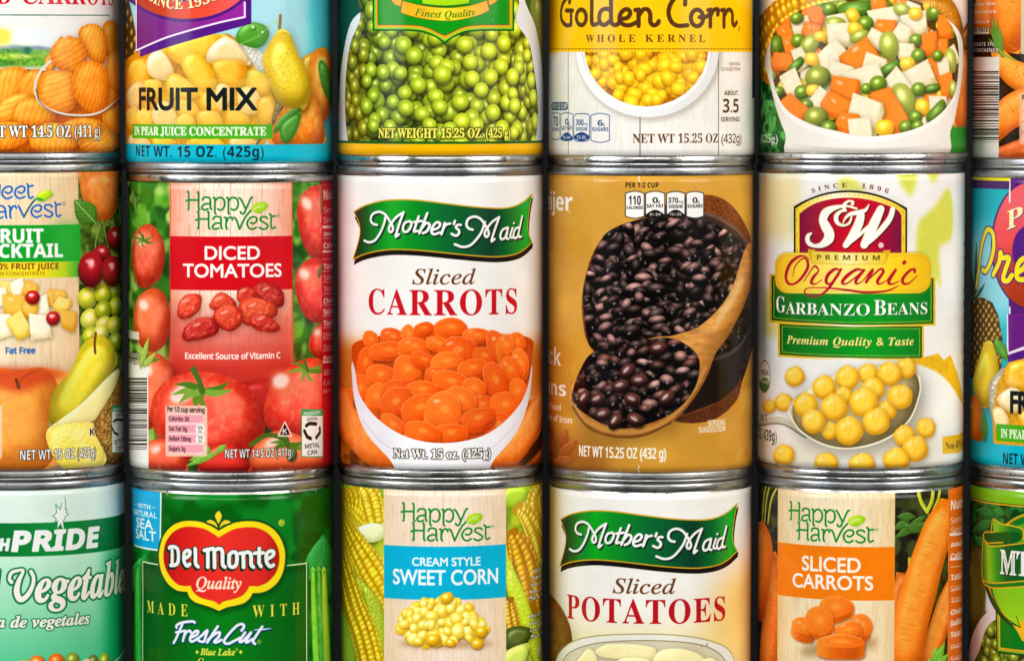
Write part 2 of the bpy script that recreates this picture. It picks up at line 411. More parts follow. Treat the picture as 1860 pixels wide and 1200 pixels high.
    def text(L, font, s, x0, x1, yb, yc, col, outline=None, shadow=None, bold=0, skew=0, track=0, arc=None, slope=0, alpha=1.0, g=None, straight=True, small=None):
        """a line of type from photo x0 to x1, baseline yb, cap top yc (photo y at the middle of the line)"""
        cs, adv = layout(font, s, track)
        lo = min(c[:, 0].min() for c in cs); hi = max(c[:, 0].max() for c in cs)
        xm = (x0 + x1) / 2; a, b = L.uv([(x0, yb), (x1, yb)])[:, 0]
        vb, vc = L.uv([(xm, yb), (xm, yc)])[:, 1]; k = (vc - vb) / CAPH[font]
        out = []
        for c in cs:
            u = a + (c[:, 0] - lo) / (hi - lo) * (b - a) + c[:, 1] * k * skew
            v = vb + c[:, 1] * k + slope * (u - (a+b)/2)
            if arc:                                   # arc: radius in units, >0 bulges upward
                mid = (a + b) / 2; th = (u - mid) / arc; rr = arc + (v - vb)
                u = mid + rr * np.sin(th); v = vb - arc + rr * np.cos(th)
            out.append(L.tex(np.stack([u, v], 1)))
        def rim(w): return sum([L.strokes(np.vstack([c, c[:1]]), w * L.S) for c in out], [])
        body = out
        if shadow:
            dx, dy, sc = shadow[:3]; w = (outline[0]*2 if outline else 0) + bold
            L.fillp([c + [dx*L.S, dy*L.S] for c in out] , sc)
            if w: L.fillp([c + [dx*L.S, dy*L.S] for c in rim(w)], sc)
        if outline: L.fillp(rim(outline[0]*2 + bold), outline[1])
        L.fillp(body, col, alpha=alpha, g=g)
        if bold: L.fillp(rim(bold), col, alpha=alpha, g=g)
    # -- printed photographs of food
    def shaded(L, nx, ny, nz, col, dark, amb, spec, p, light):
        l = np.array(light, float); l /= np.linalg.norm(l)
        d = np.clip((nx*l[0] + ny*l[1] + nz*l[2])*1.3 + .03, 0, 1)
        hv = l + [0, 0, 1]; hv /= np.linalg.norm(hv)
        s = np.clip(nx*hv[0] + ny*hv[1] + nz*hv[2], 0, 1) ** p * spec
        t = np.clip(amb + (1-amb) * d, 0, 1)[..., None]
        return np.clip(lerp(dark, col, t) + s[..., None], 0, 1)
    def blob(L, x, y, rx, ry, rot, col, dark, amb=0.15, spec=0.5, p=30, light=(-.35, -.55, .75), shadow=.45, sq=2.0, flat=0.0, tint=0, units=False):
        """an ellipsoid photographed from above: a pea, bean, kernel, grape ..."""
        if units: cx, cy = x, y
        else: cx, cy = L.c([(x, y)])[0]
        k = L.S / L.fr[2]; rx, ry = rx*k, ry*k
        if L.wide:
            th = abs(cx/L.S/L.R - L.TH); f = 1/max(.35, math.cos(min(th, 1.5))); g = abs(math.cos(math.radians(rot)))
            rx, ry = rx*(1+(f-1)*g*g), ry*(1+(f-1)*(1-g*g))
        m = max(rx, ry) * 1.35 + 3
        x0, x1 = int(max(0, cx-m)), int(min(L.W, cx+m+1)); y0, y1 = int(max(0, cy-m)), int(min(L.H, cy+m+1))
        if x1 <= x0 or y1 <= y0: return
        X = np.arange(x0, x1)[None, :] + .5 - cx; Y = np.arange(y0, y1)[:, None] + .5 - cy
        r = math.radians(rot); c, s = math.cos(r), math.sin(r)
        a = (X*c + Y*s) / rx; b = (-X*s + Y*c) / ry
        q = np.abs(a)**sq + np.abs(b)**sq; rho = q ** (1/sq)
        e = min(rx, ry)
        if shadow:
            a2 = (X*c + (Y-e*.22)*s - e*.1*c) / rx; b2 = (-X*s + (Y-e*.22)*c) / ry
            sh = np.clip((1.32 - np.sqrt(a2*a2 + b2*b2)) / .4, 0, 1)
            L.put((sh*sh*shadow).astype(np.float32), x0, y0, hexc(dark)*.35)
        cov = np.clip((1 - rho) * e + .5, 0, 1).astype(np.float32)
        rr = np.clip(rho, 0, .999); nz = np.sqrt(1 - rr**2) * (1-flat) + flat
        na, nb = a*(1-flat*.5), b*(1-flat*.5)
        nx = na*c - nb*s; ny = na*s + nb*c
        n = np.sqrt(nx*nx + ny*ny + nz*nz); nx, ny, nz = nx/n, ny/n, nz/n
        L.put(cov, x0, y0, L.shaded(nx, ny, nz, hexc(col), hexc(dark), amb, spec, p, light).astype(np.float32))
    def puff(L, pts, col, dark, amb=.15, spec=.35, p=25, light=(-.35, -.55, .75), smooth=True, h=1.0, rough=0.0, cell=5, shadow=.4, mott=0.0, mcol=None, seed=3, rim=1.0, texc=None, alpha=1.0):
        """a traced outline swelled into a rounded body: fruit, pieces, leaves"""
        q = smooth_pts(pts) if smooth else np.asarray(pts, float)
        t = L.c(q); ex = t.max(0)-t.min(0); r = L.cover([t], pad=int(8+.3*min(ex)))
        if r is None: return
        cov, x0, y0 = r; H, W = cov.shape
        area = max(cov.sum(), 1); per = np.hypot(*(np.roll(t, -1, 0)-t).T).sum(); rad = 2*area/per
        if shadow:
            sh = blur(cov, max(2, rad*.3)); dy = int(max(1, rad*.12)); sh = np.pad(sh, ((dy, 0), (dy, 0)))[:H, :W]
            L.put(sh*shadow, x0, y0, hexc(dark)*.35)
        P = int(rad) + 2; cp = np.pad(cov, P)
        b = .5*blur(cp, rad*.55) + .5*blur(cp, rad*1.1)
        b = b[P:-P, P:-P]; m = np.percentile(b[cov > .5], 96) if (cov > .5).any() else 1
        tt = np.clip((b - .36) / max(m - .36, .05), 0.0, 1.0)
        hh = np.sqrt(tt*(2-tt) + 1e-4) * rad * h * rim
        if rough: hh = hh + rough * (rnoise(H, W, cell, seed, 3) - .5) * cell
        hh = blur(hh, 1.2)
        gy, gx = np.gradient(hh); n = np.sqrt(gx*gx + gy*gy + 1)
        C = hexc(col)
        if mott:
            mm = rnoise(H, W, cell*3, seed+5, 3)[..., None]; C = lerp(C, hexc(mcol if mcol else dark), np.clip((mm-.5)*4*mott+mott*.5, 0, 1))
        if texc is not None: C = C * texc(H, W, x0, y0)
        L.put(cov, x0, y0, L.shaded(-gx/n, -gy/n, 1/n, C, hexc(dark), amb, spec, p, light).astype(np.float32), alpha)
    def inside(L, polys, smooth=True):
        """limit painting to these outlines"""
        if polys is None: L.clip = None; return
        r = L.cover([L.c(smooth_pts(p) if smooth else p) for p in polys])
        L.clip = np.zeros((L.H, L.W), np.float32)
        if r: cov, x0, y0 = r; L.clip[y0:y0+cov.shape[0], x0:x0+cov.shape[1]] = cov
    def spots(L, pts, step, jit=.35, seed=0, smooth=True):
        """evenly scattered points inside an outline, top to bottom"""
        p = smooth_pts(pts) if smooth else np.asarray(pts, float); rs = np.random.RandomState(seed); out = []
        y = p[:, 1].min(); row = 0
        while y < p[:, 1].max():
            x = p[:, 0].min() + (step/2 if row % 2 else 0)
            while x < p[:, 0].max():
                qx, qy = x + (rs.rand()-.5)*2*jit*step, y + (rs.rand()-.5)*2*jit*step
                a, b = p, np.roll(p, -1, 0)
                hit = ((a[:, 1] > qy) != (b[:, 1] > qy)) & (qx < (b[:, 0]-a[:, 0])*(qy-a[:, 1])/(b[:, 1]-a[:, 1]+1e-12)+a[:, 0])
                if hit.sum() % 2: out.append((qx, qy))
                x += step
            y += step*.8; row += 1
        return out
    def soften(L, pts, r, smooth=True):
        """the soft focus and screen blur of a printed photograph"""
        c = L.cover([L.c(smooth_pts(pts) if smooth else pts)], pad=4)
        if c is None: return
        cov, x0, y0 = c; h, w = cov.shape; v = L.rgb[y0:y0+h, x0:x0+w]
        b = np.stack([v[..., i]*0 + box1(box1(v[..., i], r, 0), r, 1) for i in range(3)], -1); L.put(cov, x0, y0, b)
    def wear(L):
        """handling marks: nicks at the cut edges, faint rubbed lines, the grain of the print"""
        rs = np.random.RandomState(L.can['seed']+9)
        for i in range(7):
            x = rs.uniform(.15, .85)*L.W; y = rs.choice([rs.uniform(0, 5), L.H-rs.uniform(0, 5), rs.uniform(0, L.H)]); n = rs.uniform(1, 3)
            L.fillp([np.stack([x+n*rs.uniform(.4, 1, 7)*np.cos(np.arange(7)*.9), y+n*1.6*rs.uniform(.4, 1, 7)*np.sin(np.arange(7)*.9)], 1)], 'f0ece2', alpha=.7)
        for i in range(5):
            x, y = rs.uniform(.12, .88)*L.W, rs.uniform(0, L.H); d = rs.uniform(-.6, .6); l = rs.uniform(10, 46)
            L.fillp(L.strokes([(x, y), (x+l*math.sin(d), y+l*math.cos(d)*.6)], rs.uniform(.6, 1.1)), 'efe9de', alpha=rs.uniform(.12, .4))
        L.rgb *= 1 + .05*(rnoise(L.H, L.W, 1.6, L.can['seed'], 1)[..., None]-.5) + .05*(rnoise(L.H, L.W, 60, L.can['seed']+3, 2)[..., None]-.5)
        np.clip(L.rgb, 0, 1, out=L.rgb)
    def wood(L, xa, xb, ya, yb, a, b, c, seed=5, k=.5, seams=()):
        """pale planed boards: fine upright grain; a -> b -> a across, seams between boards"""
        u0, v0, u1, v1 = L.panel(xa, xb, ya, yb, a)
        x0, x1, y0, y1 = [int(round(q)) for q in (u0, u1, v0, v1)]; y0 = max(0, y0); y1 = min(L.H, y1); x0 = max(0, x0); x1 = min(L.W, x1)
        h, w = y1-y0, x1-x0
        t = np.abs(np.linspace(-1, 1, w))[None, :, None]**2 + .25*(rnoise(h, w, (60, 40), seed+3, 2)[..., None]-.5)
        C = lerp(hexc(b), hexc(a), np.clip(t, 0, 1))
        g = .6*rnoise(h, w, (70, 2.2), seed, 2) + .4*rnoise(h, w, (25, 5), seed+1, 2)
        C = lerp(C, hexc(c), np.clip((g-.45)*2.4, 0, 1)[..., None]*k)
        L.put(np.ones((h, w), np.float32), x0, y0, C.astype(np.float32))
        for sx in seams: L.line([(sx, ya), (sx, yb)], 1.2, c, alpha=.7, smooth=False)
    def blurry(L, xa, xb, ya, yb, cols, seed, cell=40, ym=None):
        """an out-of-focus garden behind the food: soft patches of several colours"""
        u0, v0, u1, v1 = L.panel(xa, xb, ya, yb, cols[0], ym=ym)
        x0, x1, y0, y1 = int(max(0, u0)), int(min(L.W, u1+1)), int(max(0, v0)), int(min(L.H, v1+1)); h, w = y1-y0, x1-x0
        if h < 1 or w < 1: return
        C = np.zeros((h, w, 3), np.float32) + hexc(cols[0])
        for i, cc in enumerate(cols[1:]):
            n = rnoise(h, w, cell, seed+31*i, 2); C = lerp(C, hexc(cc), np.clip((n-.48)*5, 0, 1)[..., None])
        L.put(np.ones((h, w), np.float32), x0, y0, C)
    def leaf(L, base, tip, wid, col, dark, vein='d8e890', curve=0.0, veins=4):
        b, t = np.array(base, float), np.array(tip, float); d = t-b; n = np.array([-d[1], d[0]])/np.hypot(*d)
        def at(s, o): return b + d*s + n*(o*wid + curve*wid*math.sin(math.pi*s))
        up = [at(s, o) for s, o in ((0, 0), (.15, .55), (.4, 1), (.65, .85), (.85, .4), (1, 0))]
        dn = [at(s, -o) for s, o in ((.85, .4), (.65, .85), (.4, 1), (.15, .55))]
        L.puff(up+dn, col, dark, amb=.45, spec=.15, h=.25, shadow=.3, rough=.18, cell=6)
        if veins:
            L.line([at(s, 0) for s in (0, .3, .6, .95)], max(wid*.08, 1.0), vein, alpha=.8)
            for i in range(veins):
                s = .15 + .6*i/veins
                for o in (.75, -.75): L.line([at(s, 0), at(s+.12, o*.6), at(s+.2, o)], .8*L.fr[2]**.5, vein, alpha=.45)
    def cob(L, axis, wid, kern, col, dark, seed=1, rows=None, spec=.35):
        """an ear of corn: rows of kernels wrapped round a curved axis; axis rows may carry a half width"""
        ax = smooth_pts([tuple(a)+((wid,) if len(a) == 2 else ()) for a in axis], closed=False, k=24)
        seg = np.hypot(*(ax[1:, :2]-ax[:-1, :2]).T); cum = np.r_[0, np.cumsum(seg)]; rs = np.random.RandomState(seed)
        tang = np.gradient(ax[:, :2], axis=0); tang /= np.hypot(*tang.T)[:, None]+1e-9
        e = [ax[i, :2] + np.array([-tang[i, 1], tang[i, 0]])*ax[i, 2] for i in range(len(ax))] + [ax[i, :2] - np.array([-tang[i, 1], tang[i, 0]])*ax[i, 2] for i in range(len(ax))][::-1]
        L.poly(e, dark)
        nr = rows or int(math.pi*wid/kern*.9)
        s = kern*.4
        while s < cum[-1]:
            i = min(np.searchsorted(cum, s), len(ax)-1); hl = max(kern*.2, min(kern*.46, ax[i, 2]*math.pi/nr*.46)); s += hl*1.6
            for r in range(nr):
                a = (r+.5)/nr*math.pi; o = -math.cos(a)*ax[i, 2]; wv = max(math.sin(a)*math.pi/nr*ax[i, 2]*.6, kern*.14)
                off = (.4 if r % 2 else 0)*kern
                j = min(np.searchsorted(cum, s+off), len(ax)-1)
                p = ax[j, :2] + np.array([-tang[j, 1], tang[j, 0]])*o
                sh = .55+.45*math.sin(a)
                cc = lerp(hexc(dark), hexc(col), sh)*(1+rs.uniform(-.1, .08))
                L.blob(p[0], p[1], hl, wv, math.degrees(math.atan2(tang[j, 1], tang[j, 0])), tuple(np.clip(cc, 0, 1)), dark, amb=.45, spec=spec, p=14, shadow=.25, sq=2.6)

def alias(L, key, a, b):
    src = CANS[key]; L.frame(); L.al = None
    off = unproject(L.can, np.array([b[0]]), np.array([b[1]]))[0] - unproject(src, np.array([a[0]]), np.array([a[1]]))[0]
    L.al = (src, off); return L

# ----------------------------------------------------------------- the printed artwork of every can
WHITE, INK = 'f7f5f0', '16120f'

def recycle_box(L, x0, y0, x1, y1, words):
    h = y1-y0; mx = (x0+x1)/2
    L.box(x0, y0, x1, y1, 'f4f7f0'); L.box(x0, y0, x1, y0+h*.13, '1f9a4a')
    L.text('bold', 'PACKAGING', x0+(x1-x0)*.1, x1-(x1-x0)*.1, y0+h*.11, y0+h*.03, 'ffffff')
    L.text('bold', 'DISPOSAL', x0+(x1-x0)*.25, x1-(x1-x0)*.25, y0+h*.23, y0+h*.16, '444444')
    r = h*.16; cy = y0+h*.45
    for a in (-90, 30, 150):
        q = [(mx+r*1.05*math.cos(math.radians(a+d))*(1.0), cy+r*1.05*math.sin(math.radians(a+d))) for d in (-50, -20, 30)]
        L.line(q, (x1-x0)*.17, INK, smooth=False)
    L.poly(ell(mx, cy, r*.3, r*.3), 'f4f7f0')
    for i, wd in enumerate(words): L.text('sans', wd, x0+(x1-x0)*(.16 if len(wd) > 3 else .28), x1-(x1-x0)*(.16 if len(wd) > 3 else .28), y0+h*(.83+.14*i)-h*.02, y0+h*(.74+.14*i)-h*.02, '222222', bold=.5)
    L.line(np.array([(x0, y0), (x1, y0), (x1, y1), (x0, y1), (x0, y0)], float), (x1-x0)*.05, '2f9f58', smooth=False)

def barcode(L, x0, y0, x1, y1, seed):
    rs = np.random.RandomState(seed); y = y0
    while y < y1:
        w = rs.choice([1.2, 1.2, 2.4, 3.4])*L.fr[2]
        L.box(x0, y, x1, min(y+w, y1), INK); y += w + rs.choice([1.4, 1.4, 2.6, 3.6])*L.fr[2]

def facts_panel(L, lines, x0, x1, col):
    """the column of nutrition type that runs round to the can's side"""
    for s, y, h, kind in lines:
        if kind == 'rule': L.line([(x0, y), (x1, y)], h, col, smooth=False)
        else: L.text('bold' if kind == 'b' else 'sans', s, x0+1, x0+1+h*.62*len(s), y, y-h, col, bold=.7 if kind == 'b' else 0, alpha=.9)

FACTS = [('Nutrition Facts', 0, 17, 'b'), ('Serving Size', 24, 11, 's'), ('Servings Per', 42, 11, 's'), ('', 52, 5, 'rule'), ('Amount Per Serv', 66, 8, 'b'),
         ('', 73, 1, 'rule'), ('Calories 30', 88, 10, 'b'), ('', 97, 4, 'rule'), ('', 111, 1, 'rule'), ('Total Fat 0g', 126, 10, 'b'), ('', 133, 1, 'rule'), ('Saturated Fat', 146, 10, 's'),
         ('', 153, 1, 'rule'), ('Trans Fat 0g', 167, 10, 's'), ('', 174, 1, 'rule'), ('Cholesterol 0', 188, 9, 'b'), ('', 195, 1, 'rule'), ('Sodium 130mg', 208, 10, 'b'),
         ('', 215, 1, 'rule'), ('Total Carb 6g', 229, 10, 'b'), ('', 236, 1, 'rule'), ('Dietary Fiber', 250, 9, 's'), ('', 257, 1, 'rule'), ('Sugars 3g', 271, 9, 's'),
         ('', 278, 1, 'rule'), ('Protein 1g', 292, 9, 'b'), ('', 299, 4, 'rule'), ('Vitamin A', 316, 9, 's'), ('', 322, 1, 'rule'), ('Calcium 2%', 336, 9, 's'), ('Not a sig', 350, 7, 's')]

def tab(L, x0, y0, x1, y1, big, small, word, dv, edge, fill, ink, k):
    """one small rounded nutrition tab with bulged top and bottom"""
    w = x1-x0; b = w*.11
    top = [(x0+w*t, y0-b*math.sin(math.pi*t)) for t in np.linspace(0, 1, 9)]; bot = [(x0+w*t, y1+b*math.sin(math.pi*t)) for t in np.linspace(1, 0, 9)]
    p = top+bot
    if fill: L.poly(p, fill)
    if dv:
        d = [(x0+w*t, y1-(y1-y0)*.06-(y1-y0)*.22*math.sin(math.pi*t)) for t in np.linspace(0, 1, 11)]
        L.poly(d+[q for q in bot], edge)
        L.text('bold', dv, x0+w*.22, x1-w*.2, y1-(y1-y0)*.02, y1-(y1-y0)*.14, 'f2f2f2')
    L.line(np.array(p, float), 1.6*k, edge, smooth=False, closed=True)
    h = y1-y0
    tall = small == ''
    L.text('bold', big, x0+w*(.18 if len(big) > 1 else .36), x1-w*(.18 if small == '' else .36), y0+h*(.5 if tall else .42), y0+h*(.11 if tall else .18), ink)
    if small: L.text('sans', small, x1-w*.36, x1-w*(.1 if len(small) > 1 else .26), y0+h*.42, y0+h*.29, ink)
    L.text('bold', word, x0+w*.06, x1-w*.06, y0+h*(.69 if tall else .63), y0+h*(.56 if tall else .48), ink)

def happy_logo(L):
    L.frame(330, 330, 9.789)
    a = [[(370, 330), (390, 290), (450, 280), (505, 310), (510, 450), (530, 500)], [(510, 400), (420, 400), (360, 450), (380, 500), (440, 500), (470, 485)]]
    p = [[(560, 290), (590, 310), (590, 540), (610, 580)], [(600, 340), (660, 285), (740, 310), (765, 400), (740, 480), (690, 510), (640, 490)]]
    mv = lambda S, dx, dy: [[(x+dx, y+dy) for x, y in s] for s in S]
    st = [[(100, 185), (125, 205), (125, 470), (110, 500)], [(280, 190), (300, 212), (300, 470), (322, 500)], [(78, 345), (120, 332), (200, 330), (290, 330)]]
    st += a + p + mv(p, 240, 0)
    st += [[(1020, 290), (1060, 330), (1140, 490)], [(1260, 283), (1230, 300), (1140, 500), (1110, 567), (1065, 570), (1045, 540)]]
    st += [[(280, 537), (300, 560), (300, 810), (285, 845)], [(460, 540), (480, 562), (480, 810), (502, 845)], [(252, 690), (300, 672), (380, 670), (470, 670)]]
    st += mv(a, 190, 345) + [[(760, 640), (790, 660), (790, 810), (810, 850)], [(795, 730), (830, 652), (885, 640), (905, 685)]]
    st += [[(930, 640), (970, 680), (1030, 850)], [(1030, 850), (1130, 640), (1240, 510), (1300, 450)]]
    st += [[(1225, 735), (1270, 750), (1330, 710), (1330, 650), (1260, 630), (1190, 680), (1165, 760), (1200, 830), (1260, 852), (1330, 820)]]
    st += [[(1525, 662), (1490, 630), (1410, 640), (1400, 690), (1460, 730), (1530, 780), (1510, 835), (1440, 852), (1380, 822)]]
    st += [[(1560, 580), (1590, 612), (1590, 790), (1612, 837), (1668, 812)], [(1590, 625), (1670, 615)]]
    L.pen(st, 33, [(0, 0, 0, '14882c')])
    lf = [(1235, 500), (1260, 430), (1340, 375), (1450, 365), (1520, 390), (1540, 430), (1500, 490), (1430, 540), (1380, 570), (1290, 545), (1260, 515)]
    L.puff(lf, 'a6d414', '4f9a10', amb=.5, spec=.1, h=.3, shadow=.12)
    L.line([(1250, 520), (1330, 465), (1450, 420)], 14, 'e9f3b0'); L.line([(1330, 465), (1400, 470), (1460, 465)], 8, 'e9f3b0'); L.line([(1300, 490), (1330, 520)], 8, 'e9f3b0'); L.line([(1360, 450), (1380, 410)], 8, 'e9f3b0')
    L.text('gill', '®', 1690, 1755, 645, 585, '5a9a3a')
    L.frame()

def maid_logo(L):
    L.frame(640, 350, 5.4706)
    top = [(15, 190), (120, 130), (280, 85), (440, 70), (640, 75), (900, 105), (1150, 135), (1330, 150), (1480, 155), (1600, 138), (1700, 90), (1785, 15)]
    right = [(1785, 15), (1760, 150), (1745, 300), (1750, 400), (1785, 490)]
    bot = [(1785, 490), (1700, 570), (1600, 615), (1450, 635), (1280, 630), (1000, 605), (700, 575), (450, 563), (280, 575), (120, 610), (5, 662)]
    left = [(5, 662), (50, 520), (75, 400), (65, 300), (15, 190)]
    sm = lambda p: smooth_pts(p, closed=False, k=5)
    out = np.vstack([sm(top), sm(right)[1:], sm(bot)[1:], sm(left)[1:-1]])
    L.poly(out + [8, 54], '120f0c'); L.poly(out + [12, 30], '120f0c')
    L.poly(out, '0a6a22', g=([(0, '0a2c16'), (.06, '083a1c'), (.16, '07801f'), (.25, '0aa71f'), (.36, '088a22'), (.5, '08662c'), (.62, '07532a'), (.72, '053a22'), (.84, '077026'), (.95, '0aae28'), (1, '07802a')], (5, 350), (1785, 350)), tex=.05, cell=3)
    L.line(out, 13, 'd8a21e', smooth=False, closed=True)
    M = [[(245, 320), (205, 308), (182, 270), (200, 215), (260, 190), (320, 212), (365, 270), (398, 330), (402, 368), (382, 392), (362, 368), (378, 318), (440, 240), (508, 196)], [(508, 196), (470, 300), (430, 430), (462, 412)]]
    st = M + [[(x+952, y+47) for x, y in s] for s in M]
    st += [[(330, 240), (310, 320), (270, 410), (220, 475), (165, 492), (118, 475)], [(1318, 290), (1285, 385), (1235, 460), (1170, 522), (1095, 538), (1018, 512)]]
    st += [[(562, 283), (522, 300), (502, 350), (515, 387), (552, 380), (582, 332), (585, 292), (562, 283)]]
    st += [[(660, 235), (625, 340), (613, 385), (648, 378)], [(612, 292), (690, 280)], [(745, 203), (700, 320), (665, 402)], [(690, 352), (735, 300), (768, 322), (742, 380), (700, 402)]]
    st += [[(792, 370), (850, 350), (872, 310), (842, 293), (803, 330), (785, 380), (810, 412), (870, 395)], [(918, 300), (905, 350), (885, 412)], [(898, 365), (930, 318), (972, 306)], [(1020, 280), (1008, 312)]]
    st += [[(1078, 320), (1045, 320), (1030, 345), (1056, 370), (1060, 402), (1030, 427), (985, 408)]]
    st += [[(1545, 345), (1492, 370), (1470, 430), (1488, 462), (1530, 430), (1546, 350)], [(1548, 350), (1525, 440), (1552, 458)], [(1592, 350), (1568, 430), (1590, 447)], [(1604, 303), (1606, 303)]]
    st += [[(1662, 342), (1620, 360), (1600, 420), (1618, 452), (1655, 420)], [(1688, 233), (1665, 340), (1648, 430), (1678, 437)]]
    L.pen(st, 25, [(4, 13, 15, '10241a'), (0, 0, 0, 'f4f2ee')])
    L.frame()

def crinkle(ang, pitch, k=.16):
    def f(h, w, x0, y0):
        y, x = np.mgrid[0:h, 0:w]; t = (x*math.cos(ang) + y*math.sin(ang)) / pitch
        t = t + .5*(rnoise(h, w, 14, int(pitch*7))-.5)
        return (1 + k*np.sin(t*2*math.pi))[..., None]
    return f

def carrot_coin(L, x, y, rx, ry, rot, th=.55, col='ff6a10', seed=1):
    """a sliced carrot coin: darker edge below, a paler core and rings on the cut face"""
    rs = np.random.RandomState(seed); r = math.radians(rot); n = 26
    t = np.arange(n)/n*2*math.pi; k = 1 + rs.uniform(.02, .08)*np.cos(2*t+rs.rand()*6) + rs.uniform(.01, .06)*np.cos(3*t+rs.rand()*6) + rs.uniform(0, .02)*np.cos(5*t+rs.rand()*6)
    def face(f, dx=0, dy=0): return np.stack([x+dx+f*k*(rx*np.cos(t)*math.cos(r)-ry*np.sin(t)*math.sin(r)), y+dy+f*k*(rx*np.cos(t)*math.sin(r)+ry*np.sin(t)*math.cos(r))], 1)
    oy = ry*th*abs(math.cos(r))+rx*.12; ox = -math.sin(r)*ry*th*.6
    hull = np.vstack([face(1), face(1, ox, oy)]); pts = []
    for a in np.arange(30)/30*2*math.pi: pts.append(hull[np.argmax(hull @ np.array([math.cos(a), math.sin(a)]))])
    c = hexc(col); m = max(rx, ry)
    L.poly(np.array(pts)+[m*.06, m*.1], '6a1c00', alpha=.5, soft=3)
    L.poly(pts, c, g=([(0, lerp(c, hexc('ff9040'), .3)), (.35, lerp(c, hexc('d84402'), .6)), (.8, lerp(c, hexc('a83000'), .65)), (1, lerp(c, hexc('d04a08'), .6))], (x-rx, y), (x+rx*1.05, y+ry*.4)), tex=.05, seed=seed, cell=5)
    L.poly(face(1), col, g=(lerp(c, hexc('ff8a34'), .45), lerp(c, hexc('e84204'), .5), (x-rx*.7, y-ry), (x+rx*.6, y+ry)), tex=.06, seed=seed, cell=5)
    L.line(face(.96)[14:25], m*.045, 'ffb070', smooth=False, alpha=.5)
    L.poly(face(.66), lerp(c, hexc('ff8a2c'), .6), alpha=.4, soft=2.2)
    for i in range(16):
        a = rs.rand()*6.28; q = [(x+f*(rx*math.cos(a)*math.cos(r)-ry*math.sin(a)*math.sin(r)), y+f*(rx*math.cos(a)*math.sin(r)+ry*math.sin(a)*math.cos(r))) for f in (.3, .8)]
        L.line(q, m*.02, 'ffa050' if i % 2 else 'e05206', smooth=False, alpha=.22)
    L.line(face(.58), m*.04, 'e24e04', smooth=False, closed=True, alpha=.3)
    L.poly(face(.26, rx*.04, 0), 'ffa648', alpha=.5, soft=2)
    if rs.rand() < .35: L.poly(ell(x-rx*.4, y-ry*.45, rx*.2, ry*.1, rot-20), 'fff0e0', alpha=.5, soft=1.6)

def dice(L, x, y, s, rot, col, dark, lite, seed=1, asp=1.0):
    """a cooked vegetable cube: top face and two sides"""
    rs = np.random.RandomState(seed); r = math.radians(rot); c, n = math.cos(r), math.sin(r)
    j = lambda: rs.uniform(-.17, .17)*s
    A = np.array([(-1*asp, -1), (1*asp, -1), (1*asp, .8), (-1*asp, .8)])*s*.62
    top = np.array([(x+p[0]*c-p[1]*n+j(), y+p[0]*n+p[1]*c+j()) for p in A]); d = np.array([.1*s, .45*s])
    hull = np.vstack([top, top+d]); pts = []
    for k in range(14):
        v = np.array([math.cos(k/14*2*math.pi), math.sin(k/14*2*math.pi)]); pts.append(hull[np.argmax(hull @ v)])
    u = []
    for p in pts:
        if not u or np.hypot(*(p-u[-1])) > .01*s: u.append(p)
    L.puff(u, col, dark, amb=.5, spec=.15, p=12, h=.45, shadow=.5, smooth=False, mott=.12, seed=seed)
    L.poly(top*.93+np.array([x, y])*.07, lite, soft=2, tex=.04, seed=seed, cell=9, alpha=.9)
    if rs.rand() < .6: L.poly(ell(x-.2*s, y-.25*s, s*.18, s*.08, rot), 'ffffff', alpha=.5, soft=1.5)

def carrot(L, axis, w, seed=2, col='f87a10', dark='a83a02', mc='ff9a2c', marks=True):
    """a whole carrot along an axis; rows carry half widths"""
    ax = smooth_pts(axis, closed=False, k=8); t = np.gradient(ax[:, :2], axis=0); t /= np.hypot(*t.T)[:, None]
    n = np.stack([-t[:, 1], t[:, 0]], 1)
    e = np.vstack([ax[:, :2]+n*ax[:, 2:3], (ax[:, :2]-n*ax[:, 2:3])[::-1]])
    L.puff(e, col, dark, amb=.38, spec=.22, p=10, h=.8, smooth=False, mott=.25, mcol=mc, rough=.12, cell=6, seed=seed)
    rs = np.random.RandomState(seed)
    for i in range(int(len(ax)*1.8) if marks else 0):
        k = rs.randint(2, len(ax)-2); s = rs.uniform(-.8, .3); l = rs.uniform(.15, .5)
        a = ax[k, :2]+n[k]*ax[k, 2]*s; b = ax[k, :2]+n[k]*ax[k, 2]*(s+l)
        L.line([a, (a+b)/2+t[k]*w*.03, b], max(w*.03, .7*L.fr[2]), rs.choice(['b84a04', 'ffb25a', 'c85808']), alpha=.5)

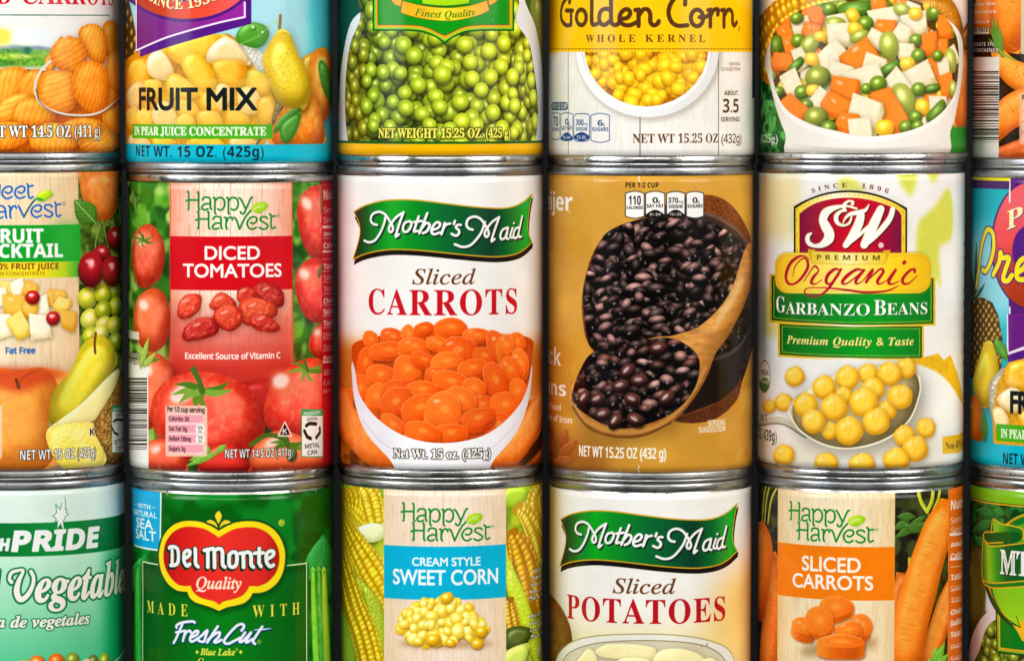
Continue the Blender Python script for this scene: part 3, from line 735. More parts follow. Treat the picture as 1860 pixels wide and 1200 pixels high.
def tomato(L, pts, col='d8231c', dark='7a0a06', seed=1, star=None, size=20, wet=False):
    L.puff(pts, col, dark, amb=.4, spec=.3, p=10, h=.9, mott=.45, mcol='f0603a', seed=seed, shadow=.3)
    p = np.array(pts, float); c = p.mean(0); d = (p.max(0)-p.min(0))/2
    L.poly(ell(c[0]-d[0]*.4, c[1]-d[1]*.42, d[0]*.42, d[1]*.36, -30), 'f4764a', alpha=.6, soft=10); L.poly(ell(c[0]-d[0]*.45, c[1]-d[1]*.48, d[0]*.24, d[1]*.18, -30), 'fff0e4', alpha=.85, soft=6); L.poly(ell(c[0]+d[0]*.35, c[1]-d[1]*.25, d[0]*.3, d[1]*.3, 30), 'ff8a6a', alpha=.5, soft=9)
    if star:
        rs = np.random.RandomState(seed)
        for a in star[2:]:
            r = math.radians(a); q = (star[0]+math.cos(r)*size, star[1]+math.sin(r)*size*.6)
            m = (star[0]+math.cos(r+.3)*size*.5, star[1]+math.sin(r+.3)*size*.3)
            L.line(np.array([(star[0], star[1], size*.2), (m[0], m[1], size*.22), (q[0], q[1], size*.04)]), 1, rs.choice(['5f8a22', '4a7a1c', '7ea634']))
        L.line(np.array([(star[0], star[1], size*.22), (star[0]-size*.1, star[1]-size*.35, size*.18), (star[0]-size*.3, star[1]-size*.75, size*.22)]), 1, '4c6a22')
    if wet:
        rs = np.random.RandomState(seed+3)
        for i in range(14):
            q = c + d*rs.uniform(-.75, .75, 2)
            L.blob(q[0], q[1], size*.05, size*.05, 0, 'ec6a4a', dark, amb=.6, spec=.35, p=8, shadow=.25)

def art_crinkle_carrots(L):
    L.rgb[:] = hexc('f3f1ea')
    L.frame(0, 0, 3)
    for s, x0, x1 in (('SLICED', -330, 62), ('CARROTS', 117, 618)): L.text('serif', s, x0, x1, 33, -90, 'd5121f')
    L.line([(-500, 90), (200, 93), (594, 94)], 5, '1f5c3c')
    L.panel(-420, 330, 170, 385, 'eef3f4', soft=6)
    L.poly([(-300, 270), (60, 262), (200, 270), (330, 285), (320, 380), (-300, 380)], '8fc04a', soft=5)
    L.poly([(-300, 262), (0, 262), (60, 256), (150, 268), (210, 262), (280, 275), (280, 285), (-300, 285)], '7a86b8', soft=3, alpha=.8)
    L.poly(ell(12, 212, 70, 60), 'fff6b0', soft=14, alpha=.8); L.poly(ell(12, 212, 46, 44), 'ffe25a', soft=4)
    for i, (x, y, w, h, c) in enumerate([(-60, 300, 120, 20, '3f7a3a'), (60, 292, 90, 14, '5a9a4a'), (150, 290, 26, 22, '2f7a5a'), (220, 300, 60, 12, '7ab848'), (40, 330, 130, 26, '9ccc3a'), (170, 350, 120, 24, '6aa832'), (-20, 355, 110, 22, '4f8f2c'), (110, 320, 60, 8, 'd6dc6a')]):
        L.poly(ell(x, y, w, h), c, soft=3, tex=.3, seed=i)
    L.line([(-300, 396), (225, 396)], 7, '1f6a3a')
    L.frame(); L.band(133, 300, 'e06406', tex=.15); L.frame(0, 0, 3)
    C = [([(-60, 560), (-40, 420), (60, 378), (150, 400), (130, 520), (20, 640)], .2), ([(90, 500), (130, 420), (200, 390), (250, 440), (220, 540), (140, 580)], .4), ([(-40, 660), (20, 560), (120, 520), (190, 560), (130, 650), (20, 690)], 1.2),
         ([(60, 650), (110, 560), (230, 560), (300, 620), (280, 690), (120, 700)], .3), ([(-80, 720), (0, 680), (120, 690), (180, 760), (60, 830), (-80, 820)], .5), ([(160, 760), (240, 690), (380, 700), (440, 760), (380, 840), (200, 840)], .1), ([(430, 760), (500, 690), (610, 690), (650, 760), (620, 840), (460, 840)], 1.1),
         ([(330, 700), (420, 660), (540, 670), (560, 720), (480, 770), (360, 760)], .2), ([(560, 640), (640, 570), (680, 620), (670, 740), (590, 720)], .2),
         ([(245, 340), (275, 300), (300, 330), (290, 400), (255, 400)], 0), ([(560, 150), (605, 122), (645, 160), (660, 300), (640, 350), (590, 330), (562, 250)], .1), ([(590, 320), (660, 300), (665, 520), (600, 560), (575, 450)], .1),
         ([(425, 190), (470, 146), (540, 150), (572, 220), (576, 340), (530, 365), (470, 310)], .4), ([(275, 290), (330, 212), (350, 222), (372, 206), (400, 214), (440, 230), (475, 320), (430, 410), (360, 415), (290, 360)], 1.1),
         ([(500, 520), (560, 480), (640, 520), (620, 590), (540, 600)], 1.3), ([(213, 500), (240, 410), (330, 400), (400, 420), (420, 560), (380, 620), (280, 628), (220, 570)], 1.25), ([(393, 440), (430, 362), (500, 345), (570, 378), (592, 470), (582, 580), (520, 632), (450, 600), (400, 530)], .45)]
    for i, (p, a) in enumerate(C): L.puff(p, ['fb9016', 'f6820c', 'fc9a1e'][i % 3], 'b84600', amb=.45, spec=.2, p=12, h=.5, shadow=.5, texc=crinkle(a, 15, .09), mott=.25, mcol='ffae3a', seed=i)
    L.line([(275, 345), (215, 410), (190, 490), (215, 570), (300, 625), (430, 645), (550, 625), (660, 540)], 13, 'e8e2d4'); L.line([(195, 500), (220, 575), (303, 632), (432, 653), (553, 633), (660, 550)], 5, '5a3a22', alpha=.8)
    L.text('serif', 'NET WT 14.5 OZ (411 g)', -95, 545, 764, 702, 'fbf7ec', outline=(1.2, '1c120c'), bold=.8)

def fruit_bits(L):
    """the glass bowl of pear and peach pieces shared by both fruit mix cans (traced on the top-row one)"""
    L.frame(0, 0, 3)
    L.poly([(690, 330), (760, 290), (1000, 230), (1240, 190), (1330, 240), (1440, 320), (1500, 430), (1545, 560), (1500, 690), (1440, 800), (690, 800), (660, 500)], 'dd940f', tex=.12)
    Y, O, W, P = 'fdb814', 'f29a08', 'fae8c4', 'f5cc7c'
    bits = [([(690, 420), (720, 340), (800, 330), (830, 400), (800, 470), (720, 480)], O), ([(820, 300), (890, 262), (960, 290), (960, 380), (900, 420), (850, 380)], O),
            ([(890, 262), (1060, 205), (1200, 193), (1240, 215), (1160, 280), (1130, 370), (1040, 380), (960, 350)], Y), ([(800, 335), (850, 282), (900, 305), (948, 400), (935, 440), (860, 442), (810, 412)], W),
            ([(1400, 330), (1450, 400), (1480, 470), (1400, 520), (1340, 460)], O), ([(1330, 400), (1470, 388), (1492, 450), (1440, 530), (1340, 490)], Y), ([(1138, 275), (1215, 208), (1260, 218), (1312, 258), (1368, 350), (1330, 362), (1230, 342), (1132, 348)], W),
            ([(1140, 348), (1240, 333), (1332, 350), (1342, 440), (1292, 490), (1185, 470), (1150, 400)], O), ([(988, 362), (1028, 293), (1092, 308), (1160, 398), (1177, 480), (1112, 520), (1050, 472)], Y), ([(908, 442), (960, 408), (1062, 480), (1100, 522), (1000, 562), (920, 522)], Y),
            ([(780, 452), (860, 444), (882, 480), (862, 542), (790, 542)], Y), ([(688, 522), (740, 458), (782, 470), (770, 562), (720, 602)], P), ([(1100, 520), (1180, 500), (1240, 560), (1180, 640), (1090, 600)], O), ([(1178, 480), (1230, 468), (1262, 522), (1222, 602), (1180, 592)], P),
            ([(690, 610), (740, 590), (780, 640), (740, 720), (690, 700)], O), ([(1240, 600), (1330, 590), (1360, 680), (1240, 700)], O), ([(1300, 500), (1385, 488), (1432, 592), (1390, 632), (1312, 612)], P), ([(1400, 560), (1490, 540), (1510, 640), (1430, 690)], O),
            ([(742, 622), (800, 600), (842, 640), (812, 712), (747, 702)], Y), ([(830, 612), (900, 558), (962, 640), (942, 702), (850, 692)], P), ([(950, 560), (1050, 560), (1090, 640), (1000, 660)], O), ([(958, 662), (1010, 628), (1062, 660), (1052, 702), (970, 702)], Y), ([(1080, 620), (1180, 620), (1210, 690), (1090, 700)], O),
            ([(700, 760), (760, 740), (820, 800), (720, 830)], P), ([(830, 770), (900, 750), (960, 790), (860, 830)], Y), ([(1020, 800), (1090, 745), (1200, 770), (1220, 830)], Y), ([(1250, 770), (1330, 750), (1400, 790), (1280, 830)], P)]
    for i, (p, c) in enumerate(bits):
        L.puff(p, c, 'c07a08' if c != W and c != P else 'd6a44a', amb=.42, spec=.35, p=20, h=.5, shadow=.4, mott=.35, mcol='ffd24a' if c in (Y, O) else 'fbe6b4', seed=i, rough=.12, cell=9, alpha=.88)
        q = np.array(p).mean(0); 
        if c in (W, P): L.poly(np.array(p)*.7+q*.3+[6, 8], 'f0b848', alpha=.35, soft=7, smooth=True)
        else: L.poly(np.array(p)*.6+q*.4-[5, 8], 'ffd24a', alpha=.5, soft=6, smooth=True)
        L.line([tuple(np.array(p[0])*.9+q*.1), tuple(np.array(p[1])*.9+q*.1), tuple(np.array(p[2])*.9+q*.1)], 4, 'fff0b8', alpha=.4)
    L.soften([(690, 330), (760, 290), (1000, 230), (1240, 190), (1330, 240), (1440, 320), (1500, 430), (1545, 560), (1500, 690), (1440, 800), (690, 800), (660, 500)], 1)

def mango_leafy(L):
    for i, p in enumerate([[(1640, 340), (1690, 300), (1720, 315), (1700, 480), (1660, 420)], [(1690, 320), (1750, 266), (1800, 300), (1812, 420), (1795, 620), (1762, 672), (1705, 600), (1685, 480)], [(1480, 720), (1540, 600), (1600, 540), (1680, 528), (1742, 580), (1765, 700), (1752, 800), (1480, 800)], [(1590, 560), (1640, 530), (1690, 545), (1670, 620), (1620, 610)]]):
        L.puff(p, ['f4a41c', 'ee8412', 'ee7410', 'fbc63a'][i], '9a3c04', amb=.3, spec=.4, p=20, mott=.4, mcol='fbb63a', seed=i)
    for i, p in enumerate([[(1735, 350), (1762, 342), (1800, 420), (1808, 570), (1770, 520), (1745, 440)], [(1490, 740), (1520, 660), (1610, 598), (1640, 612), (1560, 680)], [(1530, 700), (1600, 640), (1642, 622), (1618, 720), (1565, 792), (1530, 765)]]):
        L.puff(p, '3f8a24', '1c4a10', amb=.4, spec=.3, h=.4, rough=.1, cell=8, seed=i)

def pineapple_skin(L, pts, step=44, seed=1):
    L.poly(pts, '4a3410', tex=.3); L.inside([pts], smooth=False)
    for i, (x, y) in enumerate(L.spots(pts, step, jit=.08, seed=seed, smooth=False)):
        L.blob(x, y, step*.42, step*.46, 45, ['c8922a', 'b8862c', 'd6a23a'][i % 3], '4a3a12', amb=.3, spec=.2, sq=2.6, shadow=.4)
        L.poly([(x-step*.1, y), (x, y-step*.2), (x+step*.12, y), (x, y+step*.25)], 'e6c468', alpha=.7, soft=.8); L.line([(x, y-step*.05), (x+step*.05, y+step*.3)], step*.07, '3a2a10')
    L.inside(None)

def art_fruit_mix(L):
    L.rgb[:] = hexc('a9e0ea'); L.panel(90, 300, -300, 300, '9fd6e0', soft=20); L.panel(560, 760, -300, 300, '4cc4cf', soft=26)
    L.frame(0, 0, 3)
    pineapple_skin(L, [(560, 0), (690, -60), (722, 90), (742, 200), (760, 330), (740, 420), (600, 420)])
    L.puff([(560, 330), (640, 300), (700, 360), (720, 500), (690, 640), (560, 700)], 'e29a1c', '9a5a08', mott=.3)
    fruit_bits(L)
    L.puff([(1308, 240), (1380, 255), (1450, 320), (1468, 395), (1402, 392), (1370, 342)], 'd4d0c0', '8a8668', amb=.5, rough=1.6, cell=4, h=.4); L.puff([(1470, 432), (1520, 470), (1545, 560), (1522, 650), (1478, 690), (1500, 560)], '8a7c4c', '3c3418', amb=.35, rough=1.6, cell=4)
    L.line([(1470, 690), (1400, 795)], 14, '6f6a5c'); L.line([(700, 570), (760, 620), (820, 640)], 4, 'fff3cc', alpha=.7)
    mango_leafy(L)
    L.line([(1528, 92), (1526, 130), (1522, 180)], 18, '8f7028')
    L.puff([(1490, 205), (1530, 165), (1578, 190), (1612, 270), (1652, 360), (1692, 460), (1682, 560), (1600, 602), (1520, 572), (1470, 470), (1430, 340), (1452, 270)], 'efc61a', '8a6a06', amb=.25, spec=.35, p=18, mott=.3, mcol='f8dc52')
    for i in range(150):
        a = L.rs.rand()*6.28; r = math.sqrt(L.rs.rand())*.9; L.poly(ell(1555+r*math.cos(a)*105, 410+r*math.sin(a)*170, 2.4, 2.4, n=6), '7a5a10', alpha=.6)
    L.line([(1515, 115), (1440, 170), (1385, 215)], 5, 'c8d070')
    L.puff([(1283, 222), (1310, 160), (1370, 130), (1440, 145), (1467, 190), (1440, 250), (1392, 270), (1320, 250)], '44941c', '1f5a0c', amb=.4, spec=.3, h=.3, rough=.1, cell=8)
    L.line([(1460, 160), (1390, 215), (1310, 245)], 4, 'a8cc6a', alpha=.8); L.blob(1380, 158, 15, 13, 0, '6aac3a', '2a6a12', amb=.5, spec=1, p=10); L.blob(1432, 185, 12, 10, 0, '6aac3a', '2a6a12', amb=.5, spec=1, p=10)
    # the purple badge
    L.frame(230, 0, 8.087)
    low = smooth_pts([(195, 862), (500, 750), (800, 655), (1200, 540), (1690, 408), (1832, 370)], closed=False)
    L.poly(np.vstack([low, [(1832, -1200), (132, -1200), (132, 770), (195, 770)]]), '521480')
    wl = smooth_pts([(140, 765), (300, 692), (560, 582), (800, 505), (1100, 420), (1400, 342), (1735, 270)], closed=False)
    L.poly(np.vstack([wl, [(1735, 30), (1400, -1200), (140, -1200)]]), '7c1f88', g=([(0, '6c2070'), (.5, '84208a'), (1, '9c209c')], (140, 300), (1740, 200)))
    L.poly(ell(880, -400, 1020, 750), '4c157c'); L.poly(ell(880, -400, 985, 698, n=60), 'c03c1e', g=([(0, '9c3420'), (.4, 'c23a14'), (.75, 'ee4a30'), (1, 'f0606a')], (0, 100), (1700, 0)))
    L.line(np.vstack([[(140, -1200)], wl, [(1735, 55)]]), 27, 'f6e6f2', smooth=False)
    L.poly(ell(880, -500, 470, 540), '4c157c')
    L.text('serif', 'SINCE 1936', 300, 1375, 152, 0, 'ffeeb0', arc=-150, shadow=(1, 1, '5a1a1a'), bold=.6)
    L.frame(0, 0, 3)
    L.panel(690, 1480, 440, 690, 'fbdc8a', alpha=.28)
    L.text('gill', 'FRUIT MIX', 760, 1397, 608, 492, '111a1c', bold=3.2)
    L.panel(720, 1484, 690, 768, '46ad12'); L.text('serif', 'IN PEAR JUICE CONCENTRATE', 732, 1450, 749, 703, 'f6fbe8', bold=.7)
    L.frame(); L.band(266.5, 320, '05bad3', tex=.02)
    L.text('bold', 'NET WT. 15 OZ. (425g)', 247, 479, 289, 269.5, '10222c', track=.04)

def pea_pile(L, region, r, seed, colour, n=3, jit=.4):
    L.inside([region])
    L.poly(region, '435a0e', smooth=True)
    for layer in range(n):
        for i, (x, y) in enumerate(L.spots(region, r*(1.7+.2*layer), jit=jit, seed=seed+layer)):
            c, d = colour(x, y, layer/(n-1), L.rs)
            q = r*L.rs.uniform(.84, 1.1)
            L.blob(x, y, q, q*L.rs.uniform(.9, 1.04), L.rs.uniform(-40, 40), c, d, amb=.22, spec=.42, p=20, light=(.12, -.42, .85), shadow=.5)
    L.inside(None)

def art_green_peas(L):
    L.rgb[:] = hexc('0c4a36'); L.frame(600, 0, 3)
    L.panel(980, 1400, -300, 300, '38551c', soft=20)
    L.puff([(1120, -60), (1170, 60), (1190, 300), (1160, 420), (1120, 200), (1090, 40)], '7f8c3a', '3c4a14', amb=.4, rough=.3, shadow=0)
    L.poly([(-40, -60), (60, 120), (40, 400), (10, 300)], '1f6a4a', soft=6, alpha=.7)
    bowl = [(215, -300), (210, 0), (110, 130), (62, 350), (46, 560), (44, 700), (46, 790), (60, 860), (1140, 860), (1154, 790), (1160, 700), (1164, 560), (1150, 340), (1118, 150), (1055, -10), (980, -300)]
    L.poly(bowl, 'dfe3e8', smooth=True, g=([(0, 'cfe0e2'), (.08, 'e8e8ea'), (.5, 'd4d8dc'), (.95, 'e6e8ec'), (1, 'c4ccd4')], (40, 300), (1160, 300)))
    def colr(x, y, t, rs):
        u = np.clip((x-90)/1040, 0, 1); v = rs.uniform(-.08, .08)
        b = lerp(hexc('6a901c'), hexc('c4d022'), np.clip(.12+u*.95+t*.22-.05+v, 0, 1)); b = b*(.66+.4*t)
        if u < .1: b = lerp(b, hexc('8a7a10'), .5)
        return tuple(np.clip(b, 0, 1)), tuple(np.clip(b*.3, 0, 1))
    pea_pile(L, [(205, -120), (165, 100), (110, 240), (86, 400), (80, 560), (86, 690), (98, 780), (110, 860), (1100, 860), (1116, 780), (1128, 690), (1132, 560), (1110, 380), (1080, 230), (1010, 120), (960, -60)], 47, 11, colr, n=5)
    L.text('serif', 'NET WEIGHT 15.25 OZ. (425 g)', 262, 980, 755, 704, 'fcee5a', outline=(1.4, '1f3408'), bold=.9)
    L.frame(); L.band(258.5, 263, '0f5a1c'); L.band(263, 300, 'f9b800', tex=.02)
    L.frame(660, 0, 6.2)
    def badge(s, S, b, t, col):
        cv = smooth_pts([(1330, b), (1180, b+14), (1080, b+44), (1000, b+84), (918, t)], closed=False); cw = smooth_pts([(918, t), (830, b+84), (740, b+40), (640, b+12), (500, b)], closed=False)
        L.poly(np.vstack([[(s, -700), (s, -300), (s, 0), (s, b)], cw[::-1], cv[::-1], [(S, b), (S, 0), (S, -300), (S, -700)]]), col)
    badge(103, 1699, 356, 507, '0a5c16'); badge(124, 1680, 334, 474, '98d022'); badge(146, 1662, 312, 440, 'f8a51e'); badge(160, 1646, 291, 412, '8a2a10'); badge(164, 1642, 286, 405, '0b9412')
    L.poly([(665, -300), (1190, -300), (1190, 58), (1050, 80), (930, 88), (800, 80), (665, 60)], '0c6a14'); L.poly([(665, -300), (1190, -300), (1190, 42), (1050, 62), (930, 70), (800, 64), (665, 46)], 'aadc12')
    for p, c in (([(300, -60), (440, -60), (425, 85), (355, 60), (318, 20)], 'f8a81c'), ([(1400, -60), (1530, -60), (1520, 0), (1478, 42), (1415, 72)], 'f8a81c')): L.poly(p, c); L.line(np.array(p, float), 5, '5a3a10', smooth=False, closed=True)
    rb = np.vstack([smooth_pts([(440, 15), (660, 68), (930, 95), (1200, 70), (1392, 8)], False), smooth_pts([(1420, 125), (1300, 180), (1100, 228), (930, 243), (750, 230), (560, 195), (420, 150)], False)])
    L.poly(rb, 'fbc624', g=([(0, 'f8a81c'), (.25, 'fcb81c'), (.5, 'fde02c'), (.75, 'fdc41c'), (1, 'f8a43c')], (420, 100), (1420, 100))); L.line(rb, 5, '6a4a10', smooth=False, closed=True)
    L.text('serifit', 'Finest Quality', 572, 1265, 208, 128, '2c7a18', arc=-310)

def art_golden_corn(L):
    L.rgb[:] = hexc('eeeae0'); cx = L.can['px']
    L.wood(900, 1500, -300, 310, 'e9e2d6', 'f2eee6', 'd8cfc2', seed=8, k=.35)
    for x in (1032, 1305): L.line([(x, 60), (x, 300)], 1.6, '6a5242', smooth=False)
    L.line([(1162.5, 190), (1162.5, 300)], 1.6, '6a5242', smooth=False)
    L.poly(ell(1180, 96, 133, 130), '8a7c6a', soft=9, alpha=.45)
    L.poly(ell(1176, 92, 130, 126, n=50), 'f6f5f2', g=('ffffff', 'e2e0dc', (1060, 60), (1280, 210))); L.poly(ell(1175, 90, 119, 114, n=50), 'd8d4cc'); L.poly(ell(1175, 93, 117, 112, n=50), 'f4f2ee')
    reg = ell(1174, 88, 113, 110)
    L.inside([reg], smooth=False); L.poly(reg, 'b86a04')
    for layer in range(3):
        for x, y in L.spots(reg, 21+layer*3, jit=.42, seed=40+layer, smooth=False):
            if y < 70: continue
            u = L.rs.uniform(-.1, .1); c = lerp(hexc('f2a808'), hexc('ffce16'), np.clip(.3+.35*layer+u*2, 0, 1)); a = L.rs.uniform(11, 15)
            L.blob(x, y, a, a*L.rs.uniform(.66, .9), L.rs.uniform(0, 180), tuple(c), 'c87a02', amb=.35, spec=.18, p=10, sq=2.7, shadow=.4, light=(-.1, -.5, .8))
    L.inside(None)
    L.band(-400, 97.5, 'fcc506', tex=.015)
    L.panel(940, 1012, -300, 97.5, 'f2a60a', soft=14)
    for x in np.arange(994, 1374, 6.3): L.line([(x, 92.5), (x+3.6, 92.6)], 1.5, '6a3c10', smooth=False)
    L.frame(1000, 0, 5.1667)
    st = [[(178, 40), (178, 5), (150, 0), (112, 60), (97, 150), (110, 215), (148, 255), (192, 250)], [(192, 250), (192, 118)], [(146, 115), (208, 115)],
          list(map(tuple, np.vstack([ell(288, 180, 46, 74), ell(288, 180, 46, 74)[:1]]))), [(362, -25), (386, 0), (386, 210), (402, 250), (440, 240)],
          [(562, 112), (520, 98), (472, 122), (456, 190), (474, 240), (512, 250), (556, 215)], [(540, -25), (566, 0), (568, 200), (584, 245), (622, 250), (656, 215)],
          [(655, 195), (718, 185), (748, 142), (728, 106), (690, 110), (655, 150), (648, 205), (680, 245), (740, 255), (812, 225)], [(826, 105), (826, 262)], [(795, 110), (826, 110)], [(830, 160), (868, 108), (912, 106), (935, 150), (936, 220), (962, 254), (1000, 245), (1016, 215)],
          [(1262, 60), (1262, 5), (1225, -20), (1165, 0), (1120, 70), (1108, 150), (1140, 228), (1200, 260), (1286, 254)], list(map(tuple, np.vstack([ell(1375, 185, 58, 78), ell(1375, 185, 58, 78)[:1]]))), [(1398, 178), (1440, 182), (1500, 150)],
          [(1500, 105), (1500, 268)], [(1478, 112), (1500, 112)], [(1504, 160), (1530, 112), (1572, 105), (1570, 155)], [(1628, 105), (1628, 270)], [(1606, 112), (1628, 112)], [(1632, 165), (1660, 112), (1690, 112), (1708, 150), (1708, 228), (1726, 258), (1748, 225)]]
    L.pen(st, 40, [(0, 0, 0, '56300f')])
    L.text('serif', 'WHOLE KERNEL', 330, 1450, 412, 343, '66380f', track=.28); L.text('gill', '®', 1757, 1783, 312, 264, '8a5a20')
    L.frame(1000, 120, 5.027)
    L.poly(rrect(8, 352, 156, 426, 20), '1f4a72'); L.text('bold', 'PER 1/2 CUP', 14, 150, 414, 364, 'f2ecd8')
    N = '1b3f7c'
    for t in ((12, 458, 84, 688, '70', '', 'CALORIES', ''), (92, 462, 203, 695, '0', 'g', 'SAT FAT', '9% DV'), (212, 470, 355, 700, '300', 'mg', 'SODIUM', '13% DV'), (368, 474, 538, 704, '6', 'g', 'SUGARS', '')):
        if t[4] == '300':
            w = t[2]-t[0]; L.line(rrect(t[0], t[1]-12, t[2], t[3]+12, 34), 7, N, smooth=False, closed=True)
            L.poly([(t[0]+w*q, 665-38*math.sin(math.pi*q)) for q in np.linspace(0, 1, 9)]+[(t[2]-4, 690), (284, 716), (t[0]+4, 690)], N)
            L.text('bold', '300', 230, 300, 566, 511, N); L.text('sans', 'mg', 303, 337, 566, 537, N); L.text('bold', 'SODIUM', 230, 333, 615, 582, N); L.text('bold', '13% DV', 238, 322, 692, 660, 'f2f2f2')
        else:
            tab(L, *t[:4], t[4], t[5], t[6], t[7], N, None, N, 4.4)
    B = '55320f'
    L.text('serif', 'NET WT 15.25 OZ', 750, 1530, 727, 645, B); L.text('sans', '(432g)', 1560, 1742, 727, 645, B, bold=.4)
    L.text('bold', 'ABOUT', 1587, 1710, 288, 247, B); L.text('bold', '3.5', 1573, 1717, 447, 322, B); L.text('bold', 'SERVINGS', 1555, 1728, 530, 489, B)
    L.text('sans', 'SERVING', 1632, 1730, 14, -15, B); L.text('sans', 'SUGGESTION', 1560, 1730, 62, 33, B)
    L.frame(); L.panel(1366.5, 1460, -300, 183, '1d4c6c', ym=100)

def art_mixed_vegetables(L):
    L.rgb[:] = hexc('f0ece2'); L.frame(1240, 0, 3)
    L.panel(300, 560, 300, 870, '1e5a1a', soft=10); L.blurry(300, 560, 310, 870, ['1f5a18', '2f8a2a', '0f3a0c', '55b04a'], 5, 22); L.panel(1380, 1700, 690, 870, '2f8a22', soft=8)
    L.cob([(380, 420, 110), (560, 120, 120), (900, -20, 120)], 110, 44, 'f8bc1c', 'b87808', seed=3)
    L.puff([(1180, 40), (1240, 0), (1330, -40), (1460, 0), (1520, 120), (1520, 240), (1400, 260)], 'b06a0c', '5a3004', amb=.35, mott=.4, mcol='c8841c', rough=.4); L.puff([(1500, 260), (1545, 140), (1640, 80), (1700, 300), (1540, 300)], 'a05c0a', '4a2a04', amb=.3, mott=.4)
    carrot(L, [(1520, 280, 40), (1560, 450, 60), (1560, 620, 70), (1540, 720, 70)], 60, seed=4, col='d8600c')
    L.poly([(1380, 700), (1600, 700), (1600, 870), (1380, 870)], '2c8a24', soft=4)
    bowl = smooth_pts([(448, 330), (470, 440), (512, 610), (560, 740), (630, 880), (1380, 880), (1460, 720), (1502, 560), (1526, 380), (1520, 210), (1440, 110), (1280, 30), (1080, -10), (860, 0), (660, 60), (510, 180)])
    L.poly(bowl, 'efe8da', smooth=False, g=([(0, 'e6dfd0'), (.3, 'f4eee2'), (.8, 'f1eadf'), (1, 'dcd2c2')], (440, 400), (1530, 760)))
    L.line([(470, 420), (520, 560), (640, 680), (820, 745), (1000, 770), (1200, 745), (1370, 670), (1480, 540)], 26, 'fffaf0', alpha=.8); L.line([(600, 800), (1000, 830), (1390, 800)], 9, 'd8ccba', alpha=.5)
    reg = [(478, 330), (490, 200), (560, 110), (700, 40), (900, 0), (1100, -10), (1300, 20), (1430, 100), (1498, 230), (1500, 420), (1462, 560), (1350, 670), (1200, 730), (1000, 752), (850, 725), (700, 685), (570, 610), (508, 500)]
    L.inside([reg]); L.poly(reg, '5a3a0a', smooth=True)
    OR, PO, PE, GB, CN, LB = ('f07414', 'a84004', 'fa8a28'), ('ecdcb0', 'a88a4a', 'f6e8c6'), ('7a9a24', '34480e'), ('4f7a1c', '1c3408', '5f8a26'), ('f8cc2e', 'c88a0c'), ('b0b848', '6a7018')
    for i, (x, y) in enumerate(L.spots(reg, 74, seed=6)):
        k = L.rs.randint(5)
        if k < 2: dice(L, x, y, 62, L.rs.uniform(0, 90), *(OR if k else PO), seed=i)
        else: L.blob(x, y, 40, 36, 0, *[PE, CN, LB][k-2], amb=.3, spec=.3, p=14)
    L.wide = True
    P = [('o', 705, 80, 66, 10), ('p', 650, 145, 60, -15), ('g', 945, 60, 130, -8), ('e', 800, 55, 38), ('e', 620, 105, 34), ('c', 925, 95, 42, 60), ('o', 1060, 30, 60, 80), ('w', 1090, 90, 66, -10), ('l', 1200, 60, 42, 20), ('w', 1270, 130, 74, -10), ('e', 1375, 75, 44), ('c', 1270, 80, 38, 0), ('o', 1425, 140, 62, 80),
         ('w', 840, 120, 60, -20), ('l', 830, 135, 44, 0), ('o', 560, 190, 56, 60), ('o', 580, 255, 60, 70), ('o', 700, 170, 52, 20), ('w', 840, 185, 72, 0), ('e', 630, 228, 38), ('l', 690, 250, 52, -40), ('c', 750, 205, 32, 0), ('e', 995, 135, 44), ('c', 940, 165, 40, 30), ('o', 1090, 160, 66, 10), ('w', 1190, 185, 66, 30), ('l', 965, 205, 42, -20), ('w', 1050, 205, 60, 30),
         ('e', 1270, 225, 36), ('o', 1335, 230, 66, 85), ('o', 1410, 260, 44, 90), ('w', 1205, 275, 66, 5), ('g', 510, 260, 80, 85), ('o', 545, 335, 56, 10), ('w', 640, 310, 62, 60), ('l', 1125, 255, 62, 80), ('c', 705, 330, 40, 10), ('w', 820, 310, 100, -38), ('o', 965, 305, 110, -40), ('g', 615, 365, 66, -35), ('w', 1040, 355, 60, 20), ('g', 1130, 380, 80, -30), ('e', 1285, 310, 40), ('l', 1460, 340, 50, 60), ('c', 1225, 355, 42, 0), ('o', 1360, 380, 70, 20), ('w', 1420, 370, 46, 80), ('e', 1390, 310, 32),
         ('w', 860, 395, 72, 25), ('w', 990, 425, 84, -25), ('e', 735, 430, 66), ('w', 600, 465, 70, 60), ('o', 1435, 465, 56, 75), ('w', 1280, 420, 84, -25), ('w', 1170, 465, 88, 50), ('o', 875, 485, 92, 20), ('e', 1065, 465, 46), ('g', 1360, 490, 64, -10), ('e', 1285, 495, 40), ('e', 650, 510, 40), ('c', 710, 500, 36, 0), ('e', 520, 505, 28), ('l', 1475, 495, 34, 60), ('w', 755, 545, 66, -50), ('o', 840, 580, 80, 30), ('l', 1205, 555, 78, 62), ('e', 672, 580, 34), ('o', 600, 590, 74, 45), ('c', 1020, 540, 42, 30), ('o', 1125, 595, 110, 60), ('e', 1000, 490, 30),
         ('w', 980, 610, 100, 25), ('e', 725, 650, 62), ('c', 1310, 590, 44, 20), ('e', 1270, 645, 36), ('w', 1390, 570, 60, -10), ('g', 1385, 620, 96, -38), ('o', 890, 670, 66, 15), ('e', 795, 705, 40), ('w', 960, 715, 84, 0), ('c', 1100, 705, 50, 0), ('e', 1215, 700, 38), ('e', 1280, 695, 32)]
